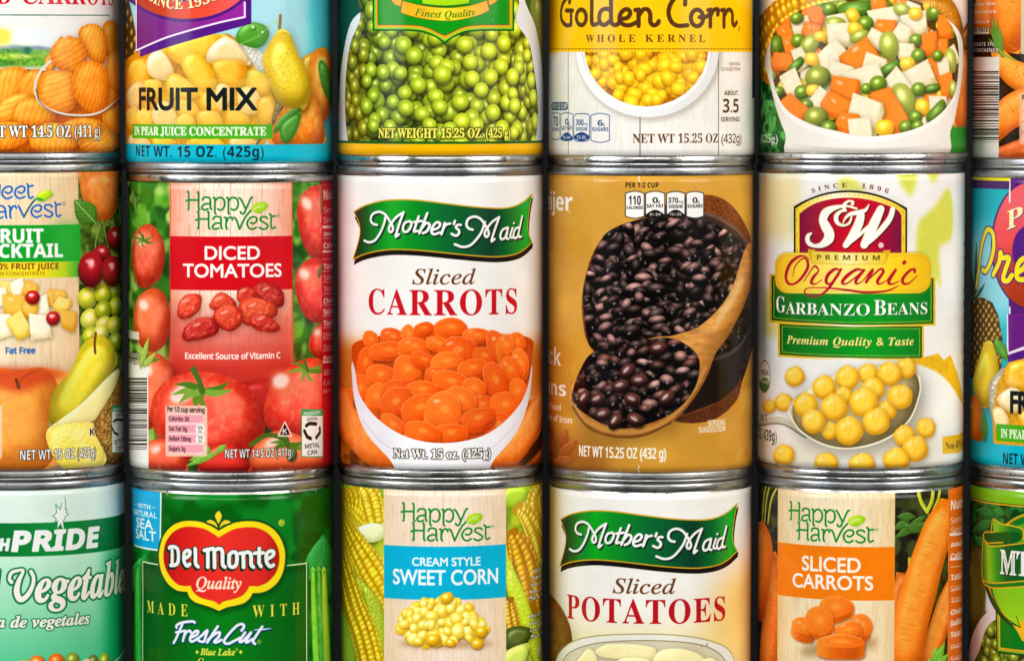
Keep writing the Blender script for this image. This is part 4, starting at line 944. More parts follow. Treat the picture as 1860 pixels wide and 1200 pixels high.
    for i, q in enumerate(P):
        k, x, y, s = q[:4]; r = q[4] if len(q) > 4 else 0
        if k == 'o': dice(L, x, y, s*1.08, r, *OR, seed=i, asp=L.rs.uniform(1.0, 1.5))
        elif k in 'wp': dice(L, x, y, s*1.08, r, *PO, seed=i, asp=L.rs.uniform(1.0, 1.7))
        elif k == 'g': L.blob(x, y, s*.75, s*.36, r, GB[2], GB[1], amb=.35, spec=.3, sq=3.5, p=12); L.line([(x-s*.4*math.cos(math.radians(r)), y-s*.4*math.sin(math.radians(r))), (x+s*.4*math.cos(math.radians(r)), y+s*.4*math.sin(math.radians(r)))], s*.08, '8ab84a', alpha=.6)
        elif k == 'e': L.blob(x, y, s, s*.95, 0, *(PE if s < 50 else ('9aa02a', '3a4208')), amb=.25, spec=.5, p=22)
        elif k == 'c': L.blob(x, y, s, s*.86, r, *CN, amb=.4, spec=.35, sq=2.6, p=12)
        elif k == 'l': L.blob(x, y, s*1.25, s*.82, r, *LB, amb=.35, spec=.45, p=16)
    L.inside(None); L.soften(reg, 1)
    L.text('serif', 'oz. (425g)', 395, 518, 786, 742, 'f2f4e8')

def art_barcode_carrots(L):
    L.rgb[:] = hexc('1c100c'); L.frame(1700, 0, 2)
    L.blurry(60, 700, -300, 610, ['1c100a', '3a1406', '160c0a'], 9, 40)
    carrot(L, [(190, -60, 40), (180, 60, 42), (165, 130, 38)], 40, seed=6, col='e8700f')
    carrot(L, [(300, -300, 90), (290, -60, 85), (275, 120, 65), (262, 205, 40)], 70, seed=2); carrot(L, [(215, 190, 20), (270, 270, 45), (360, 310, 60), (480, 300, 70)], 60, seed=3, col='f58a16'); carrot(L, [(200, 520, 30), (270, 430, 60), (360, 400, 72), (480, 420, 80)], 60, seed=4); carrot(L, [(180, 600, 30), (260, 590, 45), (400, 540, 50)], 50, seed=5, col='c84a0a')
    for a, b in (((215, 190), (205, 75)), ((222, 190), (222, 80)), ((235, 210), (195, 110)), ((240, 215), (232, 110)), ((245, 225), (212, 130)), ((250, 225), (190, 150))): L.leaf(a, b, 7, '5f9a2a', '2a5210', veins=0)
    L.line([(225, 190), (250, 215), (290, 235)], 7, '8ab43a')
    L.panel(310, 700, -300, 210, 'd8cba4'); L.wood(310, 700, -300, 209, 'd2c294', 'dccda6', 'b8a678', seed=4)
    L.poly(rrect(303, 352, 520, 545, 12), 'f3b48a', alpha=.85); L.text('bold', 'Per 1/2 cup', 313, 420, 380, 362, INK)
    for i in range(4): L.line(rrect(315, 390+38*i, 500, 418+38*i, 12), 3, 'f8e2d0', smooth=False, closed=True)
    W = 'f0ece4'
    for s, x0, x1, y in (('stir on HIGH for 1', 60, 192, 12), ('1-1/2 minutes. Stir,', 62, 222, 32), ('let stand and serve.', 70, 222, 60), ('NATURALLY', 112, 196, 98)): L.text('bold', s, x0, x1, y, y-11, W)
    L.panel(110, 192, 110, 134, 'e8e0d0'); L.text('bold', 'GLUTEN FREE', 112, 190, 130, 114, '2a1a12')
    L.text('bold', 'REFRIGERATE IN', 104, 209, 181, 167, W, outline=(.8, INK)); L.text('bold', 'PLASTIC CONTAINER', 98, 229, 203, 189, W, outline=(.8, INK))
    L.panel(40, 229, 220, 620, 'ebe8e0'); barcode(L, 40, 274, 228, 536, 3)

def art_fruit_cocktail(L):
    L.rgb[:] = hexc('2a4a14'); L.wood(-400, 144, 290, 900, 'efcc9a', 'f8e8c8', 'd8ac74', seed=3, seams=(29, 92))
    L.blurry(144, 400, 290, 900, ['24420f', '4f7a1c', '16280a', '7aa03a'], 4, 30, ym=560)
    L.frame(0, 290, 2.035)
    L.panel(-900, 296, 242, 378, '12a028', ym=330); L.poly([(200, 236), (294, 232), (300, 372), (200, 378)], '2cb838', soft=20, alpha=.6)
    L.panel(-900, 298, 378, 437, 'f0d21c', ym=405, g=([(0, 'e6d428'), (.55, 'f6e41c'), (.8, 'b8d41c'), (1, '1fa82c')], (-40, 400), (300, 405)))
    W = 'fbfaf4'
    L.text('bold', 'FRUIT', -34, 160, 306, 256, W, bold=1.2); L.text('bold', 'COCKTAIL', -98, 232, 361, 312, W, bold=1.2)
    L.text('bold', '100% FRUIT JUICE', -40, 217, 405, 383, '7a1f14'); L.text('sans', 'FROM CONCENTRATE', -40, 166, 427, 414, '8a4a1c')
    # the blue script and its leaf
    L.frame(0, 320, 12)
    e = [(115, 345), (180, 375), (250, 330), (255, 252), (180, 225), (80, 280), (45, 370), (80, 450), (160, 490), (260, 450)]; t = [(590, 170), (612, 220), (620, 420), (658, 480), (720, 450)]; tc = [(630, 225), (720, 205)]
    m = lambda s, dx, dy: [(x+dx, y+dy) for x, y in s]
    st = [e, m(e, 278, -5), t, tc, m(e, 638, 405), m(t, 605, 398), m(tc, 600, 400), [(-60, 640), (60, 655), (115, 730), (125, 860), (145, 910)], [(-80, 785), (120, 772)], [(60, 890), (0, 915), (-60, 900)], [(-60, 220), (-30, 480), (0, 200)],
          [(185, 650), (220, 680), (220, 860), (242, 910)], [(230, 760), (270, 672), (325, 650), (360, 700)], [(400, 650), (450, 740), (520, 890)], [(1140, 672), (1100, 630), (1000, 630), (970, 690), (1050, 750), (1130, 790), (1140, 850), (1060, 890), (970, 850)]]
    L.pen(st, 40, [(0, 0, 0, '1763bd')]); L.line([(520, 890), (600, 740), (690, 600), (790, 485)], 36, '14606a')
    L.puff([(780, 470), (850, 370), (960, 310), (1080, 310), (1150, 370), (1150, 420), (1050, 490), (960, 550), (870, 545), (790, 510)], 'b4d80e', '3f9a10', amb=.45, spec=.3, h=.4, shadow=.2); L.poly([(790, 480), (870, 470), (960, 520), (900, 545), (800, 515)], '18a040', soft=2)
    L.text('gill', '®', 1352, 1440, 645, 555, '5a7a8a')
    L.frame(0, 290, 2.035)
    # diced fruit
    for i, (x, y, s, r, c) in enumerate([(20, 470, 40, 10, 0), (70, 470, 44, -15, 1), (110, 475, 36, 20, 2), (0, 500, 44, -10, 1), (190, 510, 44, 20, 2), (220, 500, 38, 5, 2), (150, 540, 48, -20, 1), (50, 530, 60, 5, 2), (225, 530, 40, 20, 0), (110, 550, 40, 10, 2), (10, 605, 56, -10, 1), (70, 605, 52, 60, 0), (250, 585, 48, 10, 2), (140, 605, 58, -5, 1)]):
        dice(L, x, y, s, r, *[('f6d24a', 'c08a14', 'fbe27a'), ('f8ecc4', 'c8a860', 'fdf6dc'), ('f2ae2a', 'b8740c', 'f8c24a')][c], seed=i)
    for x, y in ((120, 508), (196, 585)): L.blob(x, y, 26, 25, 0, 'd01818', '5a0404', amb=.25, spec=.8, p=30); L.poly(ell(x-4, y-9, 12, 5), 'ffe8e0', alpha=.7, soft=1)
    L.text('sans', 'Fat Free', 22, 130, 715, 693, '1f5fae', bold=1.2)
    # apricot, cherries, grapes, pear, peach, pineapple
    L.puff([(290, 60), (300, 20), (360, 5), (430, 20), (437, 110), (425, 195), (388, 226), (345, 214), (310, 160)], 'e8742a', '8a2c08', amb=.35, spec=.25, mott=.4, mcol='f2a03c')
    L.leaf((355, 235), (275, 150), 40, '3f7a1c', '1c3a0a')
    L.wide = True
    for i, (x, y) in enumerate([(325, 510), (385, 455), (425, 485), (335, 590), (430, 540), (383, 497), (383, 555), (388, 610), (424, 610), (335, 650), (430, 670), (375, 640)]): L.blob(x, y, 32 if i in (0, 3) else 26, 40 if i in (0, 3) else 33, 0, ['d6de34', 'c4d426', 'a8c020', 'e0e45a'][i % 4], '4f6a08', amb=.35, spec=.6, p=20)
    for p in ([(350, 345), (358, 280), (378, 228)], [(412, 362), (392, 290), (380, 230)], [(425, 250), (405, 225)]): L.line(p, 5, '8aa84a')
    for x, y, a, b in ((380, 345, 28, 28), (428, 290, 26, 42), (340, 405, 42, 66), (417, 412, 30, 56)): L.blob(x, y, a, b, 5, 'a81420', '38040a', amb=.2, spec=.8, p=40, light=(-.1, -.6, .8)); L.poly(ell(x-a*.2, y-b*.45, a*.4, b*.12), 'ffd8d0', alpha=.65, soft=1.5)
    L.puff([(300, 690), (335, 660), (380, 650), (420, 690), (430, 760), (360, 850), (320, 960), (250, 1000), (195, 985), (172, 930), (200, 850), (260, 780)], 'e6cf1e', '8a8408', amb=.3, spec=.35, p=16, mott=.35, mcol='b8c82a'); L.line([(352, 712), (350, 680), (354, 640)], 13, '7a4a1c')
    L.puff([(-200, 800), (-40, 765), (60, 775), (140, 765), (210, 775), (252, 790), (200, 850), (180, 940), (190, 1040), (232, 1110), (120, 1150), (-60, 1140), (-220, 1060)], 'f49c34', '9a4408', amb=.4, spec=.15, p=8, mott=.25, mcol='e0642a', seed=9); L.poly([(-120, 800), (-40, 770), (120, 768), (240, 788), (150, 830), (60, 860)], 'cc3416', soft=12, alpha=.75, smooth=True); L.poly([(40, 900), (120, 880), (140, 1000), (60, 1040)], 'fbb04a', soft=16, alpha=.6, smooth=True); L.line([(60, 840), (90, 800), (150, 772)], 9, 'b03a14', alpha=.6); L.line([(70, 840), (60, 812)], 12, '6a3a18')
    L.puff([(340, 960), (400, 830), (440, 790), (470, 900), (470, 1120), (360, 1130)], '9a6a1c', '3a2408', amb=.3, rough=2.2, cell=7, mott=.5, mcol='d09a3a')
    L.puff([(172, 1002), (300, 900), (400, 800), (440, 772), (430, 830), (370, 930), (330, 970)], 'f4ea9a', 'b89a2c', amb=.55, spec=.2, h=.35); L.puff([(172, 1002), (330, 968), (350, 1010), (390, 1120), (240, 1142)], 'f8e45c', 'c89a1c', amb=.55, spec=.15, h=.3, rough=.6, cell=6, mott=.3, mcol='fdf4b0')
    L.text('bold', 'K', 332, 350, 1018, 990, INK, outline=(1, W))
    recycle_box(L, 414, 908, 468, 1080, ('STEEL', 'CAN'))
    L.text('bold', 'NET WT 15 OZ (425g)', 74, 355, 1104, 1068, W, outline=(.9, INK)); L.poly(rrect(-120, 905, 8, 1105, 14), 'f2d2b0', alpha=.8)
    L.frame()

def art_diced_tomatoes(L):
    L.rgb[:] = hexc('3a7a1c'); L.blurry(100, 760, 300, 900, ['2f7a1a', '63b02c', '1a4a10', 'a8d860'], 7, 46, ym=500)
    L.frame(220, 290, 2.035)
    L.wood(180, 634, 60, 830, 'f4997a', 'fdeed8', 'e06a4c', seed=11, k=.4)
    L.panel(180, 634, 560, 830, 'dc2c20', alpha=.4, soft=30); [L.panel(180, 634, yy, 860, 'cf2014', alpha=aa, soft=10) for yy, aa in ((585, .15), (640, .2), (690, .3), (730, .4), (765, .5))]
    for x in (182, 632): L.line([(x, 60), (x, 800)], 4, 'e84a34', smooth=False)
    for x in (290, 405, 520): L.line([(x, 70), (x, 850)], 2, 'b85a44', alpha=.7, smooth=False)
    L.panel(181, 634, 286, 486, 'd40a18', tex=.03)
    W = 'fbf6ee'
    L.text('gill', 'DICED', 310, 512, 371, 323, W, bold=1.5); L.text('gill', 'TOMATOES', 230, 592, 437, 389, W, bold=1.5)
    def angular(P): return [q for i in range(len(P)) for q in ((np.array(P[i])*.82+np.array(P[i-1])*.18), (np.array(P[i])*.82+np.array(P[(i+1) % len(P)])*.18))]
    for i, p in enumerate([[(205, 575), (212, 530), (240, 500), (285, 498), (300, 510), (292, 560), (255, 590), (220, 595)], [(320, 545), (350, 500), (375, 490), (425, 525), (430, 560), (390, 572), (340, 560)], [(425, 520), (430, 480), (470, 470), (500, 490), (505, 530), (460, 550)], [(485, 480), (515, 450), (560, 465), (602, 490), (603, 545), (560, 556), (510, 520)], [(430, 560), (440, 520), (500, 512), (560, 530), (590, 570), (520, 612), (455, 620)], [(335, 590), (350, 550), (400, 535), (450, 560), (450, 610), (410, 642), (365, 630)], [(472, 610), (480, 580), (530, 570), (570, 600), (597, 630), (560, 645), (500, 635)], [(220, 665), (235, 620), (290, 585), (345, 588), (366, 620), (355, 650), (300, 670), (240, 678)]]):
        L.puff(angular(p), ['d8341c', 'cc2c1a', 'ba1c14', 'a81612'][i % 4], '6a0c06', smooth=False, amb=.35, spec=.3, p=14, h=.5, rough=.5, cell=9, shadow=.35, mott=.35, mcol='e8582a', seed=i)
        q = np.array(p).mean(0); L.poly(np.array(p)*.55+q*.45-[4, 12], ['e4502c', 'dc4426', 'd0301e', 'c82a1c'][i % 4], alpha=.55, soft=3, smooth=True); L.poly(ell(q[0]-14, q[1]-20, 16, 4, -22), 'ffd8c0', alpha=.65, soft=1.2); L.poly(ell(q[0]+16, q[1]+8, 8, 3, 30), 'ffd0b8', alpha=.4, soft=1.2)
    L.text('sans', 'Excellent Source of Vitamin C', 237, 588, 742, 720, 'fdf4ea', bold=.8)
    T = [([(40, 330), (60, 260), (110, 240), (150, 290), (162, 360), (140, 450), (90, 478), (50, 450)], 'd03a1c', (80, 300, 200, 260, 320, 20, 80, 130)), ([(45, 610), (60, 520), (110, 478), (160, 500), (182, 590), (165, 680), (120, 715), (70, 690)], 'd4481e', None),
         ([(650, 210), (670, 130), (720, 95), (780, 120), (790, 350), (735, 378), (680, 330)], 'd8241c', None), ([(642, 470), (660, 400), (710, 365), (770, 400), (790, 570), (730, 608), (670, 570)], 'd4201a', None), ([(694, 700), (710, 640), (760, 600), (800, 640), (800, 740), (730, 740)], 'd4221a', None)]
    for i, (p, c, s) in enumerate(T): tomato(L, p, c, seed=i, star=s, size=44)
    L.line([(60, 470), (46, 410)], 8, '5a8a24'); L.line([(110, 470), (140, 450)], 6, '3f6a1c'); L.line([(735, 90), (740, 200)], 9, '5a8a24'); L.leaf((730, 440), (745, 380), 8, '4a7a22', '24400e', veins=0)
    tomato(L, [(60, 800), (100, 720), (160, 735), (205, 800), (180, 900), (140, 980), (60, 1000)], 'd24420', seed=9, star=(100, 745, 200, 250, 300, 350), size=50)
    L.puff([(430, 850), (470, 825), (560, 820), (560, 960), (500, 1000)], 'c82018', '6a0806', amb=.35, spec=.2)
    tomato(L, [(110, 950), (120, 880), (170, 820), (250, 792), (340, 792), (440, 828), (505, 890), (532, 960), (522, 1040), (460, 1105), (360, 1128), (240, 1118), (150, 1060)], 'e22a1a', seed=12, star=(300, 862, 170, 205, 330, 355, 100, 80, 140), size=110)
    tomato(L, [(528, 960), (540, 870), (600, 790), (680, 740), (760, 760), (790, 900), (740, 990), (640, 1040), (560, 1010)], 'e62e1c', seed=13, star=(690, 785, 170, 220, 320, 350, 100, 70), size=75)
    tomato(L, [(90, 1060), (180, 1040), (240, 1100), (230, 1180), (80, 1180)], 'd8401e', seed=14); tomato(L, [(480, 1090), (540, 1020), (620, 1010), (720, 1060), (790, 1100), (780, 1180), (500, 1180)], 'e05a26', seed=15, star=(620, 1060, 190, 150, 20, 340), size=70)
    L.line([(480, 1060), (540, 1025), (600, 1040), (625, 1080)], 17, '4a6a1c'); L.blob(630, 1095, 24, 26, 0, '6a8a2a', '24380a'); L.puff([(300, 1090), (380, 1050), (440, 1080), (480, 1180), (300, 1180)], 'd8281c', '6a0806', amb=.3, spec=.4)
    for a, b in (((330, 1090), (250, 1120)), ((330, 1090), (300, 1060)), ((350, 1090), (390, 1060)), ((360, 1090), (240, 1140))): L.leaf(a, b, 12, '7ab034', '3a6014', veins=0)
    L.poly(rrect(164, 915, 318, 1104, 10), 'f6c9b4', alpha=.92)
    L.text('sans', 'Per 1/2 cup serving', 171, 308, 939, 921, INK, bold=.5)
    for i, s in enumerate(('Calories 30', 'Sat Fat 0g', 'Sodium 130mg', 'Sugars 3g')):
        y = 948+37*i; L.poly(rrect(170, y, 306, y+32, 9), 'f4a0ac'); L.line(rrect(170, y, 306, y+32, 9), 2, 'fbeae6', smooth=False, closed=True)
        L.text('sans', s, 177, 177+len(s)*6.7, y+24, y+8, '2a1414', bold=.3)
    for y, s in ((985, '0%'), (1021, '5%')): L.poly(ell(292, y+18, 17, 20), 'f8ece6'); L.text('sans', s, 284, 302, y+18, y+6, INK); L.text('sans', 'DV', 286, 299, y+33, y+22, INK)
    tri = [(605, 975), (580, 1028), (631, 1028)]; L.line(np.array(tri, float), 4, 'f4f0ea', smooth=False, closed=True); L.poly([(605, 984), (588, 1022), (623, 1022)], INK); L.text('bold', 'K', 597, 614, 1020, 1000, 'f4f0ea')
    L.text('bold', 'NET WT 14.5 OZ (411g)', 384, 634, 1108, 1076, W, outline=(.8, INK))
    L.panel(742, 1000, 60, 1180, 'cc1428', ym=600)
    L.frame(); facts_panel(L, [(s, 361+y, h, k) for s, y, h, k in FACTS], 587, 640, 'f8d8d2')
    L.frame(220, 290, 2.035); recycle_box(L, 667, 930, 746, 1105, ('METAL', 'CAN'))
    L.panel(-60, 100, 768, 1200, 'f0efe8', ym=900); barcode(L, -60, 812, 96, 1082, 5); L.panel(-40, 66, 652, 684, 'e4dfd2'); L.text('bold', 'GLUTEN FREE', -20, 62, 678, 660, '2a2a1a')
    L.text('bold', 'REFRIGERATE IN', 0, 92, 736, 718, 'e8e2d4', outline=(.8, INK)); L.text('bold', 'CONTAINER', 0, 100, 760, 742, 'e8e2d4', outline=(.8, INK))
    for a, b in (((70, 780), (102, 660)), ((80, 775), (130, 715))): L.leaf(a, b, 10, '9ab848', '4a6418', veins=0)
    L.frame(); happy_logo(L)

def art_sliced_carrots(L):
    L.rgb[:] = hexc('f2efe9'); L.frame(600, 290, 2.035)
    L.poly([(-200, 640), (120, 690), (400, 760), (760, 690), (1000, 640), (1000, 860), (-200, 860)], 'f6b066', soft=40, alpha=.8); L.band(690, 900, 'd0741c', soft=30)
    L.frame(600, 290, 2.035)
    L.blurry(-300, 1100, 900, 1200, ['b45a10', 'd8781c', '6a2c08'], 4, 40)
    carrot(L, [(60, 840, 26), (50, 940, 46), (150, 1050, 64), (300, 1140, 70), (420, 1200, 60)], 60, seed=3, col='ee6a14'); carrot(L, [(790, 850, 20), (740, 980, 42), (660, 1080, 52), (560, 1170, 60)], 50, seed=4, col='f0701a'); carrot(L, [(820, 980, 40), (780, 1100, 46), (720, 1200, 50)], 50, seed=5, col='d85a10')
    L.poly([(740, 1060), (790, 960), (780, 1060), (700, 1140)], '3a1a0a', soft=3)
    bowl = [(80, 800), (84, 740), (140, 680), (300, 640), (420, 640), (560, 645), (700, 690), (742, 750), (744, 810), (728, 910), (685, 1010), (610, 1100), (540, 1180), (290, 1180), (215, 1100), (135, 1010), (94, 910)]
    L.poly(bowl, 'f0edf0', smooth=True, g=([(0, 'e2dce6'), (.4, 'fbfafa'), (.8, 'f2eef2'), (1, 'd6d0da')], (90, 800), (740, 1000)))
    L.line([(120, 960), (200, 1050), (330, 1100), (480, 1105), (600, 1060), (690, 970)], 3, 'b8b0bc', alpha=.6)
    reg = [(92, 780), (78, 715), (100, 620), (240, 590), (350, 570), (450, 560), (520, 580), (600, 590), (740, 610), (745, 740), (722, 860), (660, 950), (560, 1020), (420, 1045), (290, 1025), (180, 960), (110, 870)]
    L.inside([reg]); L.poly([(x, y+50 if y < 700 else y) for x, y in reg], 'c84404', smooth=True)
    coin = [(150, 660, 34, 28, 60), (230, 650, 40, 26, 20), (290, 640, 30, 24, 80), (345, 620, 40, 22, -20), (445, 615, 58, 26, -12), (540, 645, 52, 24, 8), (690, 670, 40, 32, 60), (620, 690, 34, 60, -30), (650, 680, 30, 40, 0), (130, 745, 34, 60, 25), (215, 700, 60, 28, 5), (310, 685, 58, 28, 5), (400, 675, 50, 24, 5), (470, 700, 64, 44, 15), (700, 750, 34, 54, 10), (570, 720, 46, 30, 20), (110, 840, 40, 44, 0), (185, 790, 56, 34, -10), (285, 770, 60, 52, 20), (345, 735, 44, 22, 20), (430, 740, 58, 32, -15), (400, 790, 56, 26, 0), (525, 765, 54, 26, 0), (665, 770, 44, 40, 60), (690, 850, 40, 46, 30), (610, 810, 38, 60, -30), (170, 870, 40, 46, 30), (235, 850, 60, 42, -20), (445, 815, 62, 32, 10), (340, 845, 60, 30, 0), (530, 840, 50, 40, 30), (560, 900, 40, 30, 0), (480, 880, 66, 40, 25), (240, 890, 68, 50, -35), (330, 910, 64, 40, -35), (645, 900, 56, 46, 20), (230, 975, 58, 34, 30), (620, 975, 46, 36, -10), (420, 920, 66, 66, 0), (545, 950, 66, 38, -8), (445, 1005, 56, 30, 5), (340, 1000, 66, 36, 12)]
    for i, (x, y, a, b, r) in enumerate(coin): carrot_coin(L, x, y, a*[.95, 1.15, 1.02][i % 3], b*[.92, 1.1, 1.0][i % 3], r+(i*37 % 30)-15, seed=i, th=[.3, .8, .5, 1.1, .4][i % 5], col=['ff6a14', 'f04404', 'ff7a20', 'ec4a06', 'fa5a0a', 'ff6410'][i*7 % 6])
    L.inside(None)
    L.text('italic', 'Sliced', 303, 537, 460, 405, '6a3318', bold=.5); L.text('serif', 'CARROTS', 142, 690, 574, 482, 'c80f20', bold=.2, track=.06)
    L.text('serif', 'Net Wt. 15 oz. (425g)', 234, 592, 1102, 1070, 'fbf8f0', outline=(1.3, '1c120c'), bold=.9)
    L.frame(); maid_logo(L)

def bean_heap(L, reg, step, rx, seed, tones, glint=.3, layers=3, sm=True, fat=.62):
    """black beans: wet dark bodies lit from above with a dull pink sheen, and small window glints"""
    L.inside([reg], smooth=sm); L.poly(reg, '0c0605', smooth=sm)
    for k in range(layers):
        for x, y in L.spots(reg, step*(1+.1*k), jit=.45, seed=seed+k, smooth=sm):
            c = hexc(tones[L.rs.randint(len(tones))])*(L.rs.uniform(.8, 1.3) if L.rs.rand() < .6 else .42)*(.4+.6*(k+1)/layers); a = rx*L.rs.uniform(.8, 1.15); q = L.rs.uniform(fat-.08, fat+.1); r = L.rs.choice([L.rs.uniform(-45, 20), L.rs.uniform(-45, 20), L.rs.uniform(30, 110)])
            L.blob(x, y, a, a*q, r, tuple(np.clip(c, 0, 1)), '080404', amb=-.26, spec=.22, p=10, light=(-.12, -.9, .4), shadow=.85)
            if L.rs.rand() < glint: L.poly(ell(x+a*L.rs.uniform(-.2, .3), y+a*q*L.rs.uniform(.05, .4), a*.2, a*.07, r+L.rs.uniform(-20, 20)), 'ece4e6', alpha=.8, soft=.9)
    L.inside(None)

def art_black_beans(L):
    L.rgb[:] = hexc('cf9430'); L.frame(980, 290, 2.035)
    L.blurry(-600, 1400, 0, 1200, ['cd9230', 'd8a03a', 'c78a28'], 3, 90)
    L.panel(-900, 60, 1000, 1200, '6a3010', soft=60, alpha=.9); L.poly([(-50, 1040), (200, 1030), (300, 1090), (200, 1200), (-50, 1200)], '8a4a14', soft=40, alpha=.7)
    L.panel(140, 900, 60, 700, 'eab448', alpha=.35, soft=60)
    # wooden bowl
    L.poly([(380, 215), (500, 150), (620, 130), (700, 160), (760, 240), (785, 340), (785, 620), (760, 780), (720, 900), (640, 965), (520, 972), (480, 900), (300, 800), (190, 700), (160, 600), (160, 480), (200, 340), (270, 260)], '7a3c14', smooth=True, tex=.35, cell=5)
    L.poly([(390, 215), (520, 190), (640, 215), (740, 280), (780, 360), (790, 620), (740, 760), (620, 770), (300, 770), (190, 690), (165, 560), (190, 380), (260, 265)], '3a2a26', smooth=True)
    L.line([(380, 205), (520, 185), (650, 210), (740, 270), (785, 350)], 12, '6a5450', alpha=.8)
    T = ['5a3a36', '7d554e', 'a07068', '3f2522', '8f655c', '2f1a17']
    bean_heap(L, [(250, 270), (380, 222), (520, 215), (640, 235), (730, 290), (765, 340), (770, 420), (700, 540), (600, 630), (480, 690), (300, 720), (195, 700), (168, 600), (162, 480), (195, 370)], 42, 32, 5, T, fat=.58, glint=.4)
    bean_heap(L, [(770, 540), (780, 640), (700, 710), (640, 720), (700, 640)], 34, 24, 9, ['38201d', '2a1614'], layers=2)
    L.poly([(560, 760), (700, 720), (790, 640), (770, 760), (720, 860), (600, 920), (520, 930)], '1a0f0c', smooth=True); L.line([(620, 750), (720, 710), (780, 630)], 9, '4a3a34')
    L.poly([(500, 960), (620, 920), (720, 850), (745, 800), (730, 890), (640, 962), (540, 975)], '5a2a14', smooth=True, tex=.4, cell=3)
    # spoon
    def grain(h, w, x0, y0): return (1 + .16*(rnoise(h, w, (9, 40), 4, 2)-.5)*2)[..., None]
    L.puff([(786, 320), (760, 330), (700, 500), (600, 610), (500, 650), (420, 660), (250, 700), (150, 790), (112, 860), (125, 930), (180, 990), (280, 1025), (380, 1022), (480, 980), (560, 900), (620, 800), (650, 720), (700, 650), (760, 530), (795, 420)], 'd08c3e', '6a3810', amb=.35, spec=.08, h=.55, smooth=True, texc=grain, mott=.35, mcol='b87430', seed=4)
    L.line([(126, 900), (170, 965), (270, 1008), (380, 1005), (480, 960), (560, 870), (615, 770)], 16, 'c88a3e', alpha=.8); L.line([(122, 915), (180, 992), (280, 1027), (385, 1022), (485, 975)], 7, '5a2c0c', alpha=.7)
    L.poly([(640, 640), (700, 560), (760, 440), (740, 420), (660, 570)], 'eec88a', soft=7, alpha=.6)
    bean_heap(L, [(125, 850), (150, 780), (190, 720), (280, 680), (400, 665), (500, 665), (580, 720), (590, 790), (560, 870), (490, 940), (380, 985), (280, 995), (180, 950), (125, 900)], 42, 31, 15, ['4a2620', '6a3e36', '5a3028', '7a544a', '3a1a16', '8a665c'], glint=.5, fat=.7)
    for x, y in [(215, 890), (345, 890), (470, 885), (280, 970), (355, 965), (325, 785), (370, 820), (165, 885), (300, 840), (440, 700), (235, 945)]:
        r = L.rs.uniform(-60, 30); L.blob(x, y, 34, 25, r, '5a2e26', '140706', amb=.05, spec=.1, p=12, light=(-.2, -.7, .6)); L.poly(ell(x-5, y-5, 15, 6, r), 'f6e6e2', alpha=.75, soft=1.8); L.line([(x-14*math.cos(math.radians(r)), y-14*math.sin(math.radians(r))-5), (x+12*math.cos(math.radians(r)), y+12*math.sin(math.radians(r))-5)], 2.5, '4a241c', alpha=.7)
    # type
    W = 'f6efdf'
    L.text('bold', 'meijer', -72, 122, 182, 118, W, bold=.5, track=-.02); L.text('sans', 'TM', 104, 116, 197, 190, W)
    L.frame(990, 320, 6)
    L.text('bold', 'PER 1/2 CUP', 878, 1238, 126, 69, '17110c', track=.02)
    for t in ((876, 188, 1081, 438, '110', '', 'CALORIES', ''), (1096, 188, 1304, 438, '0', 'g', 'SAT FAT', '0% DV'), (1324, 188, 1524, 438, '37', '', '', '15% DV'), (1540, 188, 1728, 438, '0', 'g', 'SUGARS', '')):
        if t[4] == '37':
            w = t[2]-t[0]; b = 20
            p = [(t[0]+w*q, t[1]-b*math.sin(math.pi*q)) for q in np.linspace(0, 1, 9)]+[(t[0]+w*q, t[3]+b*math.sin(math.pi*q)) for q in np.linspace(1, 0, 9)]
            L.poly(p, 'f3f1ec'); L.poly([(t[0]+w*q, 424-58*math.sin(math.pi*q)) for q in np.linspace(0, 1, 11)]+p[9:], '17110c'); L.line(np.array(p, float), 9, '17110c', smooth=False, closed=True)
            L.text('bold', '370', 1342, 1450, 293, 235, '17110c'); L.text('sans', 'mg', 1454, 1506, 293, 266, '17110c'); L.text('bold', 'SODIUM', 1348, 1498, 350, 312, '17110c'); L.text('bold', '15% DV', 1360, 1488, 432, 402, 'f2f2f2')
        else: tab(L, *t[:4], t[4], t[5], t[6], t[7], '17110c', 'f3f1ec', '17110c', 5.5)
    L.frame(980, 290, 2.035)
    L.text('bold', 'Black', -78, 80, 752, 690, W); L.text('bold', 'Beans', -110, 98, 862, 808, W)
    L.text('sans', 'Natural Food', -76, 78, 915, 895, W, bold=.5); L.text('sans', 'Good Source of Iron', -130, 120, 958, 936, W, bold=.5)
    for a, b in (((60, 1090), (20, 1020)), ((80, 1070), (100, 1000)), ((70, 1100), (140, 1040)), ((50, 1120), (130, 1110))): L.leaf(a, b, 18, 'a0521c', '8a4414', vein='b8642a', veins=0)
    L.text('sans', 'SERVING', 622, 686, 985, 965, W, bold=.5); L.text('sans', 'SUGGESTION', 588, 686, 1009, 989, W, bold=.5)
    L.text('sans', 'NET WT 15.25 OZ (432 g)', 147, 467, 1106, 1068, W, bold=1.1)
    L.frame()
    for p in ([(1161, 318), (1160, 324), (1162, 330)], [(1161, 848), (1159, 854), (1162, 860)]): L.line(p, 1.4, 'f4ead8')

